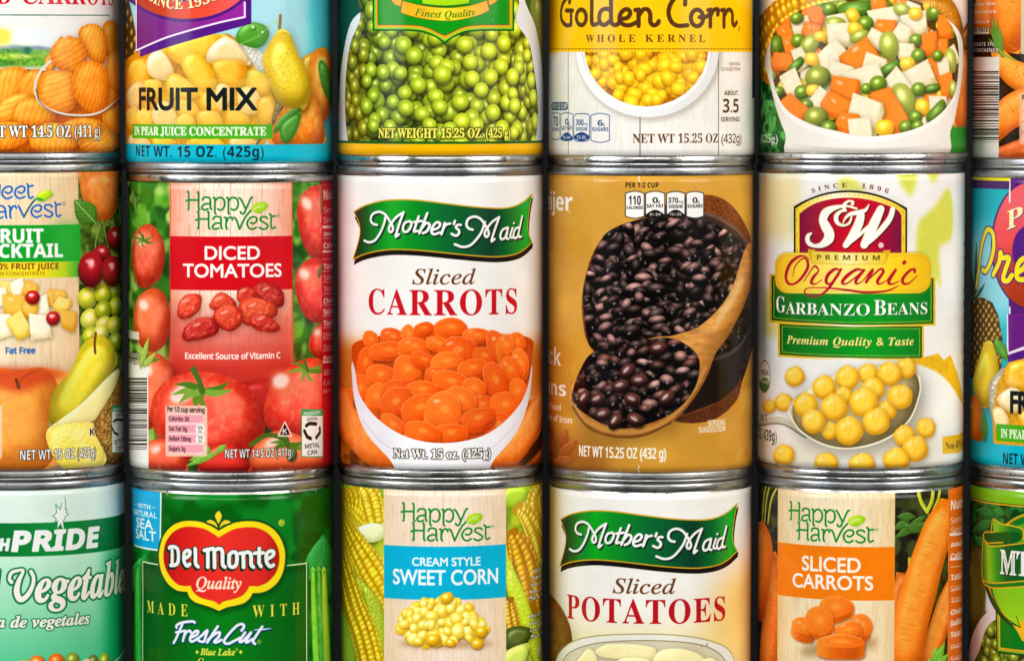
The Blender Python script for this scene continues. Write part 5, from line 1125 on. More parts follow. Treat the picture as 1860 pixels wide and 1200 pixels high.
def chickpea(L, x, y, r, rot, seed=0):
    """one boiled chick pea: a creased ball with a small beak"""
    rs = np.random.RandomState(int(x*7+y*3) % 9999); c, s = math.cos(math.radians(rot)), math.sin(math.radians(rot))
    at = lambda P: [(x+(px*c-py*s)*r, y+(px*s+py*c)*r) for px, py in P]
    q = [(px*(1+rs.uniform(-.05, .05)), py*(1+rs.uniform(-.05, .05))) for px, py in ((0, -1.02), (.28, -.92), (.68, -.7), (.93, -.25), (.95, .25), (.7, .7), (.25, .94), (-.25, .95), (-.7, .7), (-.95, .22), (-.92, -.3), (-.66, -.7), (-.3, -.88))]
    L.puff(at(q), 'f8ba26', 'b87608', amb=.4, spec=.14, p=7, h=.8, shadow=.4, mott=.3, mcol='f9c646', rough=.12, cell=9, seed=seed+int(x))
    L.poly(at([(-.25, -.72), (0, -.98), (.22, -.74), (.12, -.3), (-.1, -.3)]), 'fddc80', alpha=.55, soft=2.5, smooth=True); L.line(at([(.05, -.9), (.14, -.5), (.1, -.05), (-.05, .3)]), r*.04, 'b87a10', alpha=.28)
    L.line(at([(-.28, -.8), (-.3, -.5), (-.2, -.2)]), r*.04, 'c88a18', alpha=.35); L.poly(ell(x-r*.4, y-r*.35, r*.2, r*.13, -35), 'fff4cc', alpha=.5, soft=2)

def art_garbanzo(L):
    L.rgb[:] = hexc('efece6'); L.frame(1360, 290, 2.035)
    L.panel(50, 190, 60, 300, 'e6d27a', soft=24, alpha=.6); L.poly([(60, 480), (120, 500), (110, 660), (50, 640)], 'e4cf5a', soft=12, alpha=.7)
    for i, p in enumerate([[(550, 50), (620, 45), (612, 110), (590, 130)], [(660, 40), (705, 40), (680, 85)], [(620, 300), (630, 230), (690, 170), (735, 105), (755, 180), (748, 290), (705, 330), (710, 470), (690, 440), (625, 380)], [(330, 80), (380, 70), (430, 120), (350, 130)]]): L.poly(p, 'd0d42c', smooth=True, soft=8, alpha=.8)
    # crest
    L.frame(1420, 330, 8.4545)
    def crest(x0, x1, y0, dy, col, **k):
        arc = [(x0, 380+dy), (350+dy*.5, 290+dy*.9), (550, 208+dy), (750, 157+dy), (960, 135+dy), (1180, 142+dy), (1400, 180+dy), (1600, 243+dy), (1770, 320+dy), (x1, 405+dy)]
        L.poly(np.vstack([[(x0, 1120), (x0, 700)], smooth_pts(arc, False), [(x1, 700), (x1, 1120)]]), col, **k)
    L.poly(ell(1060, 640, 930, 560), 'c8c4b8', soft=12, alpha=.5)
    crest(186, 1925, 0, 0, '110c0a'); crest(212, 1900, 0, 30, 'f2d23a', g=([(0, 'f6cf1c'), (.4, 'fdf6d8'), (.6, 'f8e68a'), (1, 'f2c41c')], (200, 300), (1900, 300))); crest(272, 1838, 0, 112, 'b00c24', g=([(0, '7c0a34'), (.3, 'b00a2c'), (.55, 'd00e24'), (.8, 'b00a2c'), (1, '74083a')], (280, 500), (1830, 620)))
    arc = smooth_pts([(240, 1080), (240, 440), (350, 365), (550, 265), (750, 222), (960, 203), (1180, 210), (1400, 248), (1600, 315), (1770, 390), (1868, 450), (1868, 1080)], False)
    for i in range(0, len(arc)-1, 2): L.line([arc[i], arc[i]*.6+arc[i+1]*.4], 7, '7a5a10', smooth=False)
    S = [np.array(q, float) for q in ([(455, 790, 20), (405, 830, 60), (395, 890, 72), (425, 950, 66), (510, 985, 50), (620, 965, 90), (715, 880, 150), (728, 790, 150), (675, 690, 145), (632, 590, 125), (670, 480, 125), (770, 415, 85), (900, 380, 45), (1020, 378, 28), (1150, 415, 26)],
         [(1085, 345, 46), (1092, 310, 28), (1030, 298, 28), (965, 345, 44), (955, 405, 46), (985, 445, 22)], [(985, 445, 26), (905, 455, 40), (835, 530, 62), (850, 625, 54), (940, 672, 30), (1035, 635, 30), (1072, 540, 22)], [(938, 645, 6), (970, 570, 26), (1045, 500, 50), (1190, 470, 66), (1285, 435, 46), (1340, 350, 8)],
         [(1215, 520, 110), (1175, 660, 128), (1085, 830, 118), (980, 975, 84)], [(975, 985, 46), (1150, 850, 50), (1330, 690, 46)], [(1520, 420, 110), (1400, 680, 142), (1265, 970, 110)], [(1265, 985, 50), (1420, 850, 70), (1600, 650, 82), (1675, 530, 78), (1705, 420, 74)])]
    for ex, dx, dy, c in ((6, 16, 16, '3c0814'), (12, 0, 0, 'd6b24a'), (0, 0, 0, 'f7f3ea')):
        L.fillp(sum([L.line(q+np.array([dx, dy, ex]), 1, c, get=True) for q in S], []), c)
    L.text('gill', '®', 1488, 1560, 1012, 942, 'f4e8e0', bold=.8)
    L.text('serif', 'SINCE  1896', 460, 1640, 86, 20, '6a1430', arc=222, track=.42)
    # green plaques and the yellow one
    L.frame(1390, 440, 5.453)
    def plaque(x0, x1, yl, yr, bl, bm, br, o, col, **k): L.poly([(x0-o, yl-o), ((x0+x1)/2, (yl+yr)/2+12-o), (x1+o, yr-o), (x1+o, (yr+br)/2), (x1+o, br+o), ((x0+x1)*.72, (bm+br)/2+4+o), ((x0+x1)/2, bm+o), ((x0+x1)*.27, (bl+bm)/2+5+o), (x0-o, bl+o), (x0-o, (yl+bl)/2)], col, **k)
    gold = ([(0, 'd8ae1c'), (.25, 'e6be2a'), (.5, 'fdf2c4'), (.75, 'eacb3a'), (1, 'e2b61c')], (50, 700), (1690, 700))
    for a in ((148, 1548, 810, 832, 1104, 1137, 1138), (66, 1662, 335, 362, 765, 812, 798)):
        plaque(*a, 24, 'e2b82a', g=gold); plaque(*a, 3, '0f160c'); plaque(*a, -4, '0b8a1a', g=([(0, '0a5a18'), (.3, '0c7a1c'), (.6, '0c9a20'), (1, '0a741c')], (60, 600), (1660, 800))); plaque(*a, -18, 'e8d84a'); plaque(*a, -22, '0b8a1a', g=([(0, '0a5a18'), (.3, '0c7a1c'), (.6, '0c9a20'), (1, '0a741c')], (60, 600), (1660, 800)))
    L.poly(rrect(98, 100, 1640, 508, 125), '8a7a2a', soft=4, alpha=.7); L.poly([(x, y+8*math.sin(math.pi*(x-98)/1542)) for x, y in rrect(98, 100, 1638, 500, 125)], 'f8ce24', g=([(0, 'f2b81c'), (.2, 'f8d23a'), (.5, 'fbe680'), (.75, 'f8cc1c'), (1, 'f0bc18')], (100, 300), (1640, 320)))
    L.line([(x, y+8*math.sin(math.pi*(x-98)/1542)) for x, y in rrect(112, 128, 1626, 474, 110)], 3, 'a8821c', smooth=False, closed=True)
    for p in ([(420, 65), (497, 72), (470, 205), (438, 150)], [(1165, 80), (1242, 75), (1215, 150), (1190, 200)]): L.poly(p, 'd8a81c')
    rb = [(455, 85), (830, 102), (1200, 100), (1196, 212), (830, 220), (455, 205)]; L.poly(rb, 'f4d64a', g=([(0, 'e8c22a'), (.5, 'f8ea9a'), (1, 'e6be22')], (455, 150), (1200, 150))); L.line(np.array(rb, float), 3, 'a8821c', smooth=False, closed=True)
    L.text('bold', 'PREMIUM', 512, 1135, 176, 128, '5a4a14', track=.36)
    O = [np.array(q, float) for q in ([(440, 180, 8), (405, 142, 10), (335, 140, 24), (255, 200, 36), (207, 310, 40), (217, 392, 32), (272, 415, 20), (350, 362, 28), (420, 252, 32), (412, 175, 25), (370, 160, 14), (300, 230, 12), (270, 340, 6)], [(380, 390, 8), (470, 252, 14), (500, 236, 24)], [(505, 240, 20), (528, 282, 14), (480, 340, 30), (455, 398, 30), (500, 410, 12), (560, 370, 8)],
         [(740, 272, 12), (690, 265, 26), (622, 320, 34), (602, 388, 30), (640, 410, 18), (725, 330, 14)], [(752, 265, 22), (692, 360, 28), (622, 460, 25), (540, 522, 18), (440, 530, 18), (387, 490, 14), (425, 452, 10), (600, 450, 12), (800, 470, 20), (1000, 495, 22), (1200, 480, 18), (1320, 430, 8)],
         [(970, 275, 14), (902, 270, 26), (812, 330, 34), (762, 394, 28), (800, 410, 16), (900, 340, 12), (975, 270, 10)], [(978, 275, 26), (902, 370, 30), (905, 410, 18), (960, 388, 8)], [(960, 388, 8), (1045, 285, 16), (1062, 280, 26), (1000, 392, 30)], [(1000, 392, 10), (1130, 270, 20), (1170, 290, 26), (1112, 380, 30), (1130, 412, 18), (1200, 380, 8)],
         [(1200, 380, 8), (1292, 270, 24), (1222, 390, 30), (1258, 412, 16), (1330, 380, 8)], [(1372, 203, 38), (1382, 196, 38)], [(1478, 292, 30), (1482, 266, 20), (1430, 280, 26), (1362, 360, 32), (1372, 408, 26), (1430, 400, 14), (1505, 330, 8)])]
    L.fillp(sum([L.line(q, 1, 'b0142a', get=True) for q in O], []), 'b3122a')
    sh = (1.2, 1.2, '0a3a10')
    L.text('serif', 'G', 108, 200, 690, 536, 'f7f4ec', shadow=sh); L.text('serif', 'ARBANZO', 205, 1036, 720, 606, 'f7f4ec', shadow=sh); L.text('serif', 'B', 1075, 1196, 720, 570, 'f7f4ec', shadow=sh); L.text('serif', 'EANS', 1205, 1606, 714, 600, 'f7f4ec', shadow=sh)
    L.text('serifit', 'Premium Quality & Taste', 212, 1470, 1020, 942, 'f9e684', shadow=(.8, .8, '0a3a10'), bold=.5, track=.03)
    # chick peas
    L.frame(1360, 290, 2.035)
    L.poly([(600, 740), (700, 715), (720, 740), (745, 720), (775, 800), (800, 960), (760, 900), (640, 770)], 'eab41c', smooth=False, tex=.1)
    L.poly([(570, 770), (680, 775), (760, 850), (800, 960), (700, 1010), (560, 980)], 'f8f5ee', smooth=True, soft=3); L.poly([(120, 880), (600, 760), (660, 960), (720, 1100), (200, 1100)], 'd9c8a8', soft=34, alpha=.6)
    L.poly([(30, 1010), (140, 1040), (260, 1100), (160, 1150), (20, 1150)], 'e8d8ba', soft=20, alpha=.7)
    L.line([(20, 975), (120, 960), (200, 1010), (300, 1045)], 22, 'cfc8b4'); L.line([(20, 985), (120, 975), (210, 1025)], 7, '6a5c3c', alpha=.7)
    for i, (x, y, r, a) in enumerate([(170, 800, 38, 0), (128, 895, 34, -10), (75, 910, 26, 0), (130, 1090, 40, -15)]): chickpea(L, x, y, r, a)
    L.puff([(145, 930), (170, 880), (300, 800), (450, 760), (580, 760), (630, 800), (632, 860), (590, 960), (500, 1030), (380, 1062), (280, 1050), (190, 1000)], '8f7e50', '3a2e14', amb=.35, spec=.5, p=10, h=.3)
    L.line([(145, 930), (190, 1000), (280, 1052), (380, 1065), (500, 1034), (592, 962), (632, 862), (630, 800)], 7, 'f2ead0'); L.line([(150, 925), (180, 880), (260, 820)], 5, 'e8dcc0')
    for x, y, r, a in [(440, 790, 38, 0), (580, 770, 40, 20), (365, 805, 46, 0), (278, 840, 46, -5), (520, 790, 46, 10), (350, 870, 34, 0), (460, 845, 44, -20), (210, 905, 46, -10), (510, 925, 38, 0), (560, 875, 48, 25), (425, 895, 56, 0), (315, 915, 52, -10), (300, 1000, 34, 0), (240, 965, 46, -10), (470, 965, 52, 10), (370, 1000, 54, 0)]: chickpea(L, x, y, r, a)
    for x, y, r, a in [(655, 990, 38, 30), (575, 1020, 42, -15), (615, 1065, 50, 20), (545, 1110, 50, -5), (285, 1125, 46, -30), (420, 1130, 50, 0)]: chickpea(L, x, y, r, a)
    L.poly(ell(58, 800, 21, 58), 'f4f2ea'); L.poly(ell(58, 830, 19, 26), '4a7a3a'); L.line(ell(58, 800, 21, 58), 4, '5a6a4a', smooth=False, closed=True); L.text('bold', 'USDA', 44, 74, 795, 775, '3a4a3a'); L.text('bold', 'ORGANIC', 42, 76, 826, 812, 'f4f2ea')
    L.text('bold', 'NET WT', 12, 70, 958, 934, '6a6458'); L.text('bold', '15.5 OZ (439g)', 12, 103, 1034, 994, '3a352c', outline=(.6, 'f0ece2'))
    L.poly([(716, 1022), (780, 1012), (900, 990), (900, 1062), (780, 1080), (716, 1086)], 'f0b81c'); L.text('serif', 'Non-BPA Liner', 728, 820, 1062, 1036, '6a3a10')
    L.frame()

def art_fruit_mix_side(L):
    L.rgb[:] = hexc('12b4c4'); L.frame(1755, 310, 4.8)
    L.poly([(-300, 500), (500, 500), (600, 1300), (-300, 1300)], '8ed6e4', soft=40)
    L.frame(1755, 310, 4.8)
    for a, b in (((70, 1110), (40, 860)), ((75, 1110), (90, 620)), ((80, 1110), (165, 980)), ((85, 1110), (130, 1040)), ((60, 1110), (20, 980)), ((70, 1110), (110, 900))): L.leaf(a, b, 13, '3a5a34', '16281a', veins=0)
    pineapple_skin(L, [(0, 1160), (60, 1105), (150, 1105), (230, 1150), (280, 1260), (320, 1480), (300, 1800), (0, 1800)], 50, seed=3)
    L.panel(378, 2000, -20, 1500, '5a1a78', ym=100)
    L.poly(ell(560, 650, 345, 560, n=60), '4a1670'); L.poly(ell(560, 650, 330, 548, n=60), 'c4402c', g=([(0, 'f0606a'), (.35, 'f04a52'), (.6, 'c83a28'), (1, 'a8340f')], (400, 300), (420, 1150)))
    L.poly(ell(560, 700, 160, 230), '521a80')
    L.poly([(372, -30), (386, -30), (386, 270), (372, 285)], 'f4f0ee'); L.poly([(372, 1180), (386, 1185), (386, 1800), (372, 1800)], 'f4f0ee')
    L.panel(-200, 376, 2, 170, '4a2266', ym=80); L.panel(-200, 378, 53, 98, 'f4e21c', ym=80)
    L.text('serif', 'P', 358, 490, 490, 330, 'ffeeb4', shadow=(1.2, 1.2, '4a1670'), slope=.35, bold=1)
    st = [[(88, 1012), (110, 850), (130, 680), (165, 545), (200, 512), (235, 560), (238, 680), (210, 800), (172, 872), (142, 862)], [(235, 905), (285, 800), (298, 712), (312, 758), (372, 762), (335, 880), (322, 948), (362, 958), (398, 910)], [(440, 890), (500, 850), (530, 790), (500, 765), (450, 820), (440, 920), (480, 950), (560, 930)]]
    L.pen(st, 46, [(24, 0, 0, '4a1a74'), (0, 0, 0, 'f8e21c')])
    L.frame(1700, 600, 2)
    L.puff([(170, 60), (185, 38), (205, 45), (225, 110), (225, 200), (190, 280), (150, 260), (135, 180)], 'efcb1c', '8a6a06', amb=.35, mott=.3, mcol='f8e052'); L.leaf((215, 30), (262, 110), 20, '3f8a1c', '1f4a0c')
    L.puff([(110, 260), (150, 240), (170, 330), (160, 410), (100, 420)], 'ee8412', '8a3004', amb=.35); L.leaf((170, 290), (180, 410), 12, '3f7a24', '1c4010', veins=0)
    L.puff([(190, 210), (225, 150), (260, 140), (250, 240), (240, 330), (210, 350)], 'b8b09a', '5a5238', amb=.4, rough=1.6, cell=4)
    L.poly([(225, 190), (262, 120), (400, 100), (500, 200), (500, 420), (210, 420), (205, 300)], 'e6a41a', tex=.15)
    for i, (p, c) in enumerate([([(255, 130), (330, 100), (400, 140), (380, 200), (270, 220)], 'f4ac12'), ([(225, 240), (280, 205), (330, 250), (300, 300), (240, 280)], 'f6e0b4'), ([(205, 290), (240, 280), (270, 340), (230, 370)], 'f4d8a0'), ([(300, 300), (360, 290), (400, 340), (320, 370)], 'f2a818'), ([(320, 230), (400, 220), (420, 290), (340, 290)], 'f8c23a')]): L.puff(p, c, 'b0700c', amb=.4, spec=.3, h=.5, mott=.3, mcol='ffe090', seed=i)
    L.poly([(258, 30), (300, 20), (500, -60), (500, 60), (262, 115)], '521480'); L.poly([(258, -60), (500, -60), (500, 15), (262, 88), (258, 60)], 'f4e8f2'); L.poly([(262, -60), (500, -60), (500, -5), (264, 78)], '6a1a80')
    L.text('gill', 'FRUIT MIX', 272, 600, 304, 228, '111a1c', bold=3.6)
    L.panel(220, 640, 350, 412, '46ad12', ym=370); L.text('serif', 'IN PEAR JUICE CONCENTRATE', 236, 640, 398, 366, 'f6fbe8', bold=.6)
    L.frame(); L.band(812, 870, '05bad3'); L.text('bold', 'NET WT. 15 OZ. (425g)', 1822, 2000, 846, 826, '10222c')

def art_pride_vegetables(L):
    L.rgb[:] = hexc('dcefe2'); L.band(1000, 1500, '9adcb4', g=([(0, 'c4ecd2'), (.4, '96dcb2'), (1, '3cc082')], (40, 1010), (60, 1240))); L.panel(190, 500, 1010, 1500, '0aa868', soft=34, ym=1100, alpha=.9)
    L.band(949.5, 1010, '0b7a34', g=([(0, '0a6c2c'), (.3, '0c8a3a'), (.7, '0b7032'), (1, '085024')], (-20, 980), (230, 980)))
    L.frame(0, 890, 7.915)
    star = [(932, 98), (942, 180), (935, 275), (968, 270), (945, 310), (988, 340), (935, 380), (932, 418), (905, 430), (905, 470), (922, 580), (870, 470), (825, 545), (835, 430), (785, 470), (810, 405), (762, 370), (815, 315), (800, 200), (865, 275), (895, 180)]
    L.poly(star, 'f1f4f0'); L.line(np.array([p for p in star if p[1] < 475], float), 9, '0b7a3c', smooth=False)
    L.poly([(905, 430), (905, 470), (922, 580), (870, 470), (825, 545), (835, 430)], 'f1f4f0')
    L.text('bold', 'PRIDE', 172, 1395, 858, 575, 'f2f2ee', bold=3.4, skew=.16); L.text('bold', 'TH', -140, 112, 862, 695, 'f2f2ee', bold=2.4, skew=.16)
    L.frame(0, 1000, 7.915)
    V = [np.array([(165, 445, 56), (135, 400, 44), (165, 312, 46), (260, 278, 42), (335, 282, 36), (270, 430, 62), (240, 580, 84), (290, 695, 80), (390, 640, 66), (468, 500, 54), (482, 380, 50), (445, 292, 50)], float)]
    d = [np.array([(-20, 280, 40), (-50, 500, 40)], float)]
    for ex, c in ((56, '0d7a40'), (0, 'f5ece2')): L.fillp(sum([L.line(q+np.array([0, 4 if ex else 0, ex]), 1, c, get=True) for q in V+d], []), c)
    L.text('serifit', 'egetables', 508, 1800, 690, 222, 'f5ece2', outline=(3.6, '0d7a40'), bold=2.6)
    L.text('serifit', 'a de vegetales', -50, 1290, 1088, 930, 'f5ece2', outline=(2.0, '0d7a40'), bold=1.2)
    L.frame(0, 850, 3.4275)
    for x, y, r, c in ((230, 1210, 50, 'f07a1c'), (350, 1200, 52, 'f26a12'), (450, 1190, 48, '8aa02a'), (580, 1200, 44, '6a7a2a'), (650, 1195, 50, 'a8b41c'), (150, 1230, 40, 'd8c83a'), (540, 1230, 50, 'e8d8a8'), (320, 1260, 60, '9ab02a'), (480, 1290, 60, 'f07a1c')): L.blob(x, y, r, r*.95, 0, c, '5a4a08', amb=.4, spec=.4, p=16)
    L.line([(690, 1220), (790, 1090)], 12, 'e8f0e8'); L.line([(700, 1225), (800, 1100)], 3, '2a5a44')

def art_green_beans(L):
    L.rgb[:] = hexc('056a10'); L.blurry(150, 700, 860, 1500, ['045c0c', '08761a', '035008', '0a8220'], 5, 70, ym=1000)
    L.frame(220, 850, 3.4275)
    for p, c in (([(1080, 300), (1110, 270), (1125, 210), (1165, 195), (1200, 240), (1205, 310), (1255, 340), (1240, 480), (1120, 520), (1070, 440)], '04500c'), ([(1120, 330), (1240, 310), (1245, 480), (1130, 480)], '065a12'), ([(1145, 410), (1230, 400), (1230, 470), (1150, 470)], '034408'), ([(1050, 560), (1110, 500), (1180, 520), (1150, 600)], '034408')): L.poly(p, c, soft=5, smooth=True, alpha=.8)
    L.leaf((1150, 700), (1260, 410), 90, '1f9a3a', '075a18', vein='5acc5a', curve=.5, veins=7); L.leaf((1240, 840), (1320, 600), 70, '159030', '06501a', vein='4abc52', veins=6); L.leaf((1260, 1060), (1300, 850), 60, '128a28', '064a14', vein='3aac48', veins=5)
    L.leaf((70, 760), (150, 530), 50, '139028', '075418', vein='3aac48', veins=5); carrot(L, [(112, 560, 6), (105, 700, 18), (108, 1000, 22), (112, 1300, 22)], 20, col='18a026', dark='064c10', mc='4cc43a', marks=False)
    L.poly([(130, 575), (650, 600), (1168, 585), (1168, 1300), (130, 1300)], '066a10', g=([(0, '04480c'), (.5, '078016'), (1, '055a10')], (130, 800), (1168, 900)))
    L.poly([(138, 585), (650, 610), (1160, 595), (1160, 640), (138, 640)], '033c08', soft=8, alpha=.6)
    L.line([(135, 1300), (135, 900), (135, 580), (240, 600)], 8, 'dff0c0', smooth=False); L.line([(1025, 605), (1155, 590), (1155, 900), (1155, 1300)], 8, 'dff0c0', smooth=False)
    for x0, x1, c in ((1176, 1225, '5fbe1c'), (1215, 1262, '2fa024'), (1252, 1285, 'a4d41c')): carrot(L, [((x0+x1)/2-8, 612, 5), ((x0+x1)/2-4, 660, 15), ((x0+x1)/2+4, 900, 21), ((x0+x1)/2+22, 1320, 24)], 20, col=c, dark='0a5a14', mc='b8e04a', marks=False)
    # sea salt flag
    L.poly([(20, 105), (140, 135), (252, 148), (250, 300), (246, 516), (160, 505), (80, 480), (60, 300)], 'eef6f2'); L.poly([(20, 105), (140, 132), (244, 145), (242, 300), (238, 505), (160, 494), (76, 470), (56, 300)], '10a6d6')
    W = 'f2fafa'
    L.text('gill', 'WITH', 105, 180, 252, 222, W, bold=.6, track=.08); L.line([(82, 222), (98, 226)], 3, W); L.line([(190, 244), (215, 243)], 3, W); L.text('gill', 'NATURAL', 80, 222, 302, 268, W, bold=.7, track=.06)
    L.text('gill', 'SEA', 96, 197, 376, 316, W, bold=1.0); L.text('gill', 'SALT', 92, 216, 446, 388, W, bold=1.0)
    # crest
    L.frame(280, 920, 6.316)
    yo = [(740, 275), (800, 240), (900, 190), (1050, 165), (1200, 175), (1330, 230), (1430, 330), (1490, 470), (1500, 600), (1470, 760), (1400, 880), (1290, 960), (1200, 985)]
    yr = [(1128, 985), (1100, 1040), (1030, 1100), (930, 1130), (850, 1145), (790, 1168), (742, 1190)]; yl = [(742, 1190), (690, 1165), (640, 1145), (560, 1120), (470, 1090), (410, 1040), (380, 970)]
    yo2 = [(320, 968), (250, 950), (160, 880), (90, 760), (58, 620), (60, 500), (100, 350), (180, 240), (280, 180), (400, 160), (540, 175), (650, 220), (740, 275)]
    sm = lambda p: smooth_pts(p, False, 5)
    yel = np.vstack([sm(yo), sm(yr), sm(yl)[1:], sm(yo2)[:-1]])
    ro = [(740, 355), (830, 300), (930, 255), (1080, 235), (1200, 250), (1310, 310), (1390, 410), (1430, 520), (1430, 640), (1390, 760), (1300, 860), (1200, 905)]; rr = [(1090, 905), (1060, 960), (1000, 1020), (900, 1055), (800, 1080), (745, 1118)]; rl = [(745, 1118), (690, 1080), (600, 1058), (520, 1030), (450, 970), (420, 900)]
    ro2 = [(360, 905), (280, 890), (200, 820), (130, 700), (108, 560), (130, 420), (200, 310), (290, 250), (400, 228), (560, 250), (660, 300), (740, 355)]
    red = np.vstack([sm(ro), sm(rr), sm(rl)[1:], sm(ro2)[:-1]])
    L.poly(yel+[20, 45], '023c06', soft=9, alpha=.8); L.line(yel, 56, '07501a', smooth=False, closed=True)
    L.poly(yel, 'fbe016'); L.line(yel, 5, 'f2b80c', smooth=False, closed=True); L.line(red, 12, 'd89a0c', smooth=False, closed=True)
    L.poly(red, 'e2231c', g=([(0, 'b41410'), (.15, 'd81c18'), (.5, 'ee3026'), (.85, 'e02a22'), (1, 'b81a14')], (108, 560), (1432, 640)))
    for p in ([(740, 45), (775, 95), (765, 145), (738, 190), (712, 145), (698, 95)], [(598, 170), (650, 150), (700, 175), (728, 235), (680, 205)], [(880, 175), (820, 150), (775, 180), (750, 235), (800, 205)]): L.line(smooth_pts(p), 44, '07501a', smooth=False, closed=True)
    for p in ([(740, 45), (775, 95), (765, 145), (738, 190), (712, 145), (698, 95)], [(598, 170), (650, 150), (700, 175), (728, 235), (680, 205)], [(880, 175), (820, 150), (775, 180), (750, 235), (800, 205)]): L.poly(p, 'f6cf2a', smooth=True)
    st = [[(172, 470), (200, 456), (250, 466), (275, 510), (275, 620), (248, 662), (188, 670)], [(206, 500), (206, 668)], [(345, 592), (398, 560), (410, 512), (380, 500), (345, 530), (342, 620), (375, 675), (408, 655)], [(470, 478), (474, 560), (476, 650), (504, 685)],
          [(575, 498), (616, 486), (616, 690)], [(622, 492), (660, 478), (688, 502), (694, 694)], [(700, 492), (750, 478), (782, 510), (786, 655), (812, 690)], [(862, 545), (902, 517), (945, 535), (945, 648), (905, 690), (862, 662), (862, 545)], [(985, 532), (1022, 526), (1026, 692)], [(1032, 532), (1075, 517), (1110, 548), (1114, 660), (1140, 690)],
          [(1206, 475), (1202, 640), (1226, 682)], [(1152, 530), (1252, 526)], [(1292, 600), (1360, 560), (1370, 517), (1335, 505), (1290, 540), (1290, 630), (1330, 682), (1370, 665)]]
    st = [np.array(s, float) for s in st]
    for ex, dx, dy, c in ((16, -14, 20, '10301c'), (20, 0, 0, '123a22'), (0, 0, 0, 'f4f4f0')): L.fillp(sum([L.line(np.c_[q+[dx, dy], np.full(len(q), 43+ex)], 1, c, smooth=(len(q) > 3), get=True) for q in st], []), c)
    L.text('italic', 'Quality', 485, 1000, 940, 808, 'fbe6c8', bold=1.3)
    L.text('gill', '®', 1428, 1494, 216, 150, 'e6e23a', bold=.6)
    L.frame(220, 850, 3.4275)
    Y = 'eee24a'
    L.text('serif', 'MADE', 163, 415, 912, 838, Y, track=.45, shadow=(1, 1, '033c08'), slope=.0); L.text('serif', 'WITH', 818, 1112, 920, 846, Y, track=.45, shadow=(1, 1, '033c08'))
    L.frame(300, 1110, 9.3)
    F = [[(290, 215), (250, 300), (185, 450), (142, 528)], [(190, 272), (192, 232), (260, 192), (370, 170), (470, 165), (500, 185)], [(182, 350), (260, 336), (335, 322)], [(345, 330), (318, 420), (298, 495)], [(312, 430), (360, 345), (415, 322), (432, 350)], [(432, 440), (528, 392), (560, 335), (512, 330), (442, 400), (420, 470), (450, 505), (540, 460), (620, 400)],
         [(620, 400), (690, 330), (714, 322), (682, 420), (658, 500), (592, 502), (550, 472)], [(890, 247), (800, 380), (710, 520)], [(728, 470), (850, 370), (922, 352), (900, 430), (832, 500), (862, 520), (950, 475)], [(1290, 320), (1330, 262), (1310, 212), (1220, 232), (1090, 360), (1000, 480), (1010, 530), (1070, 540), (1170, 492), (1270, 440)], [(1350, 350), (1272, 470), (1262, 508), (1310, 498), (1450, 352)], [(1450, 352), (1372, 490), (1382, 518), (1480, 460)], [(1640, 252), (1540, 400), (1484, 500), (1520, 545)]]
    T = np.array([(1505, 310, 10), (1640, 300, 22), (1785, 284, 8)], float)
    for ex, dx, dy, c in ((24, 10, 18, '04400c'), (22, 4, 6, '1a5aa4'), (0, 0, 0, 'f1eff2')):
        L.fillp(sum([L.line(np.c_[np.array(q, float)+[dx, dy], np.full(len(q), 42+ex)], 1, c, get=True) for q in F], [])+L.line(T+np.array([dx, dy, ex]), 1, c, get=True), c)
    L.text('gill', '®', 1552, 1625, 545, 478, 'd8d83a')
    L.text('serifit', 'Blue Lake', 592, 1180, 738, 628, Y, bold=.5); L.text('gill', '®', 1182, 1240, 668, 615, Y)
    for x in (540, 1277): L.poly([(x, 645), (x+30, 685), (x, 718), (x-30, 685)], Y)
    L.text('serif', 'Green', 545, 1010, 1010, 790, Y, shadow=(1, 1, '033c08'))
    L.frame()

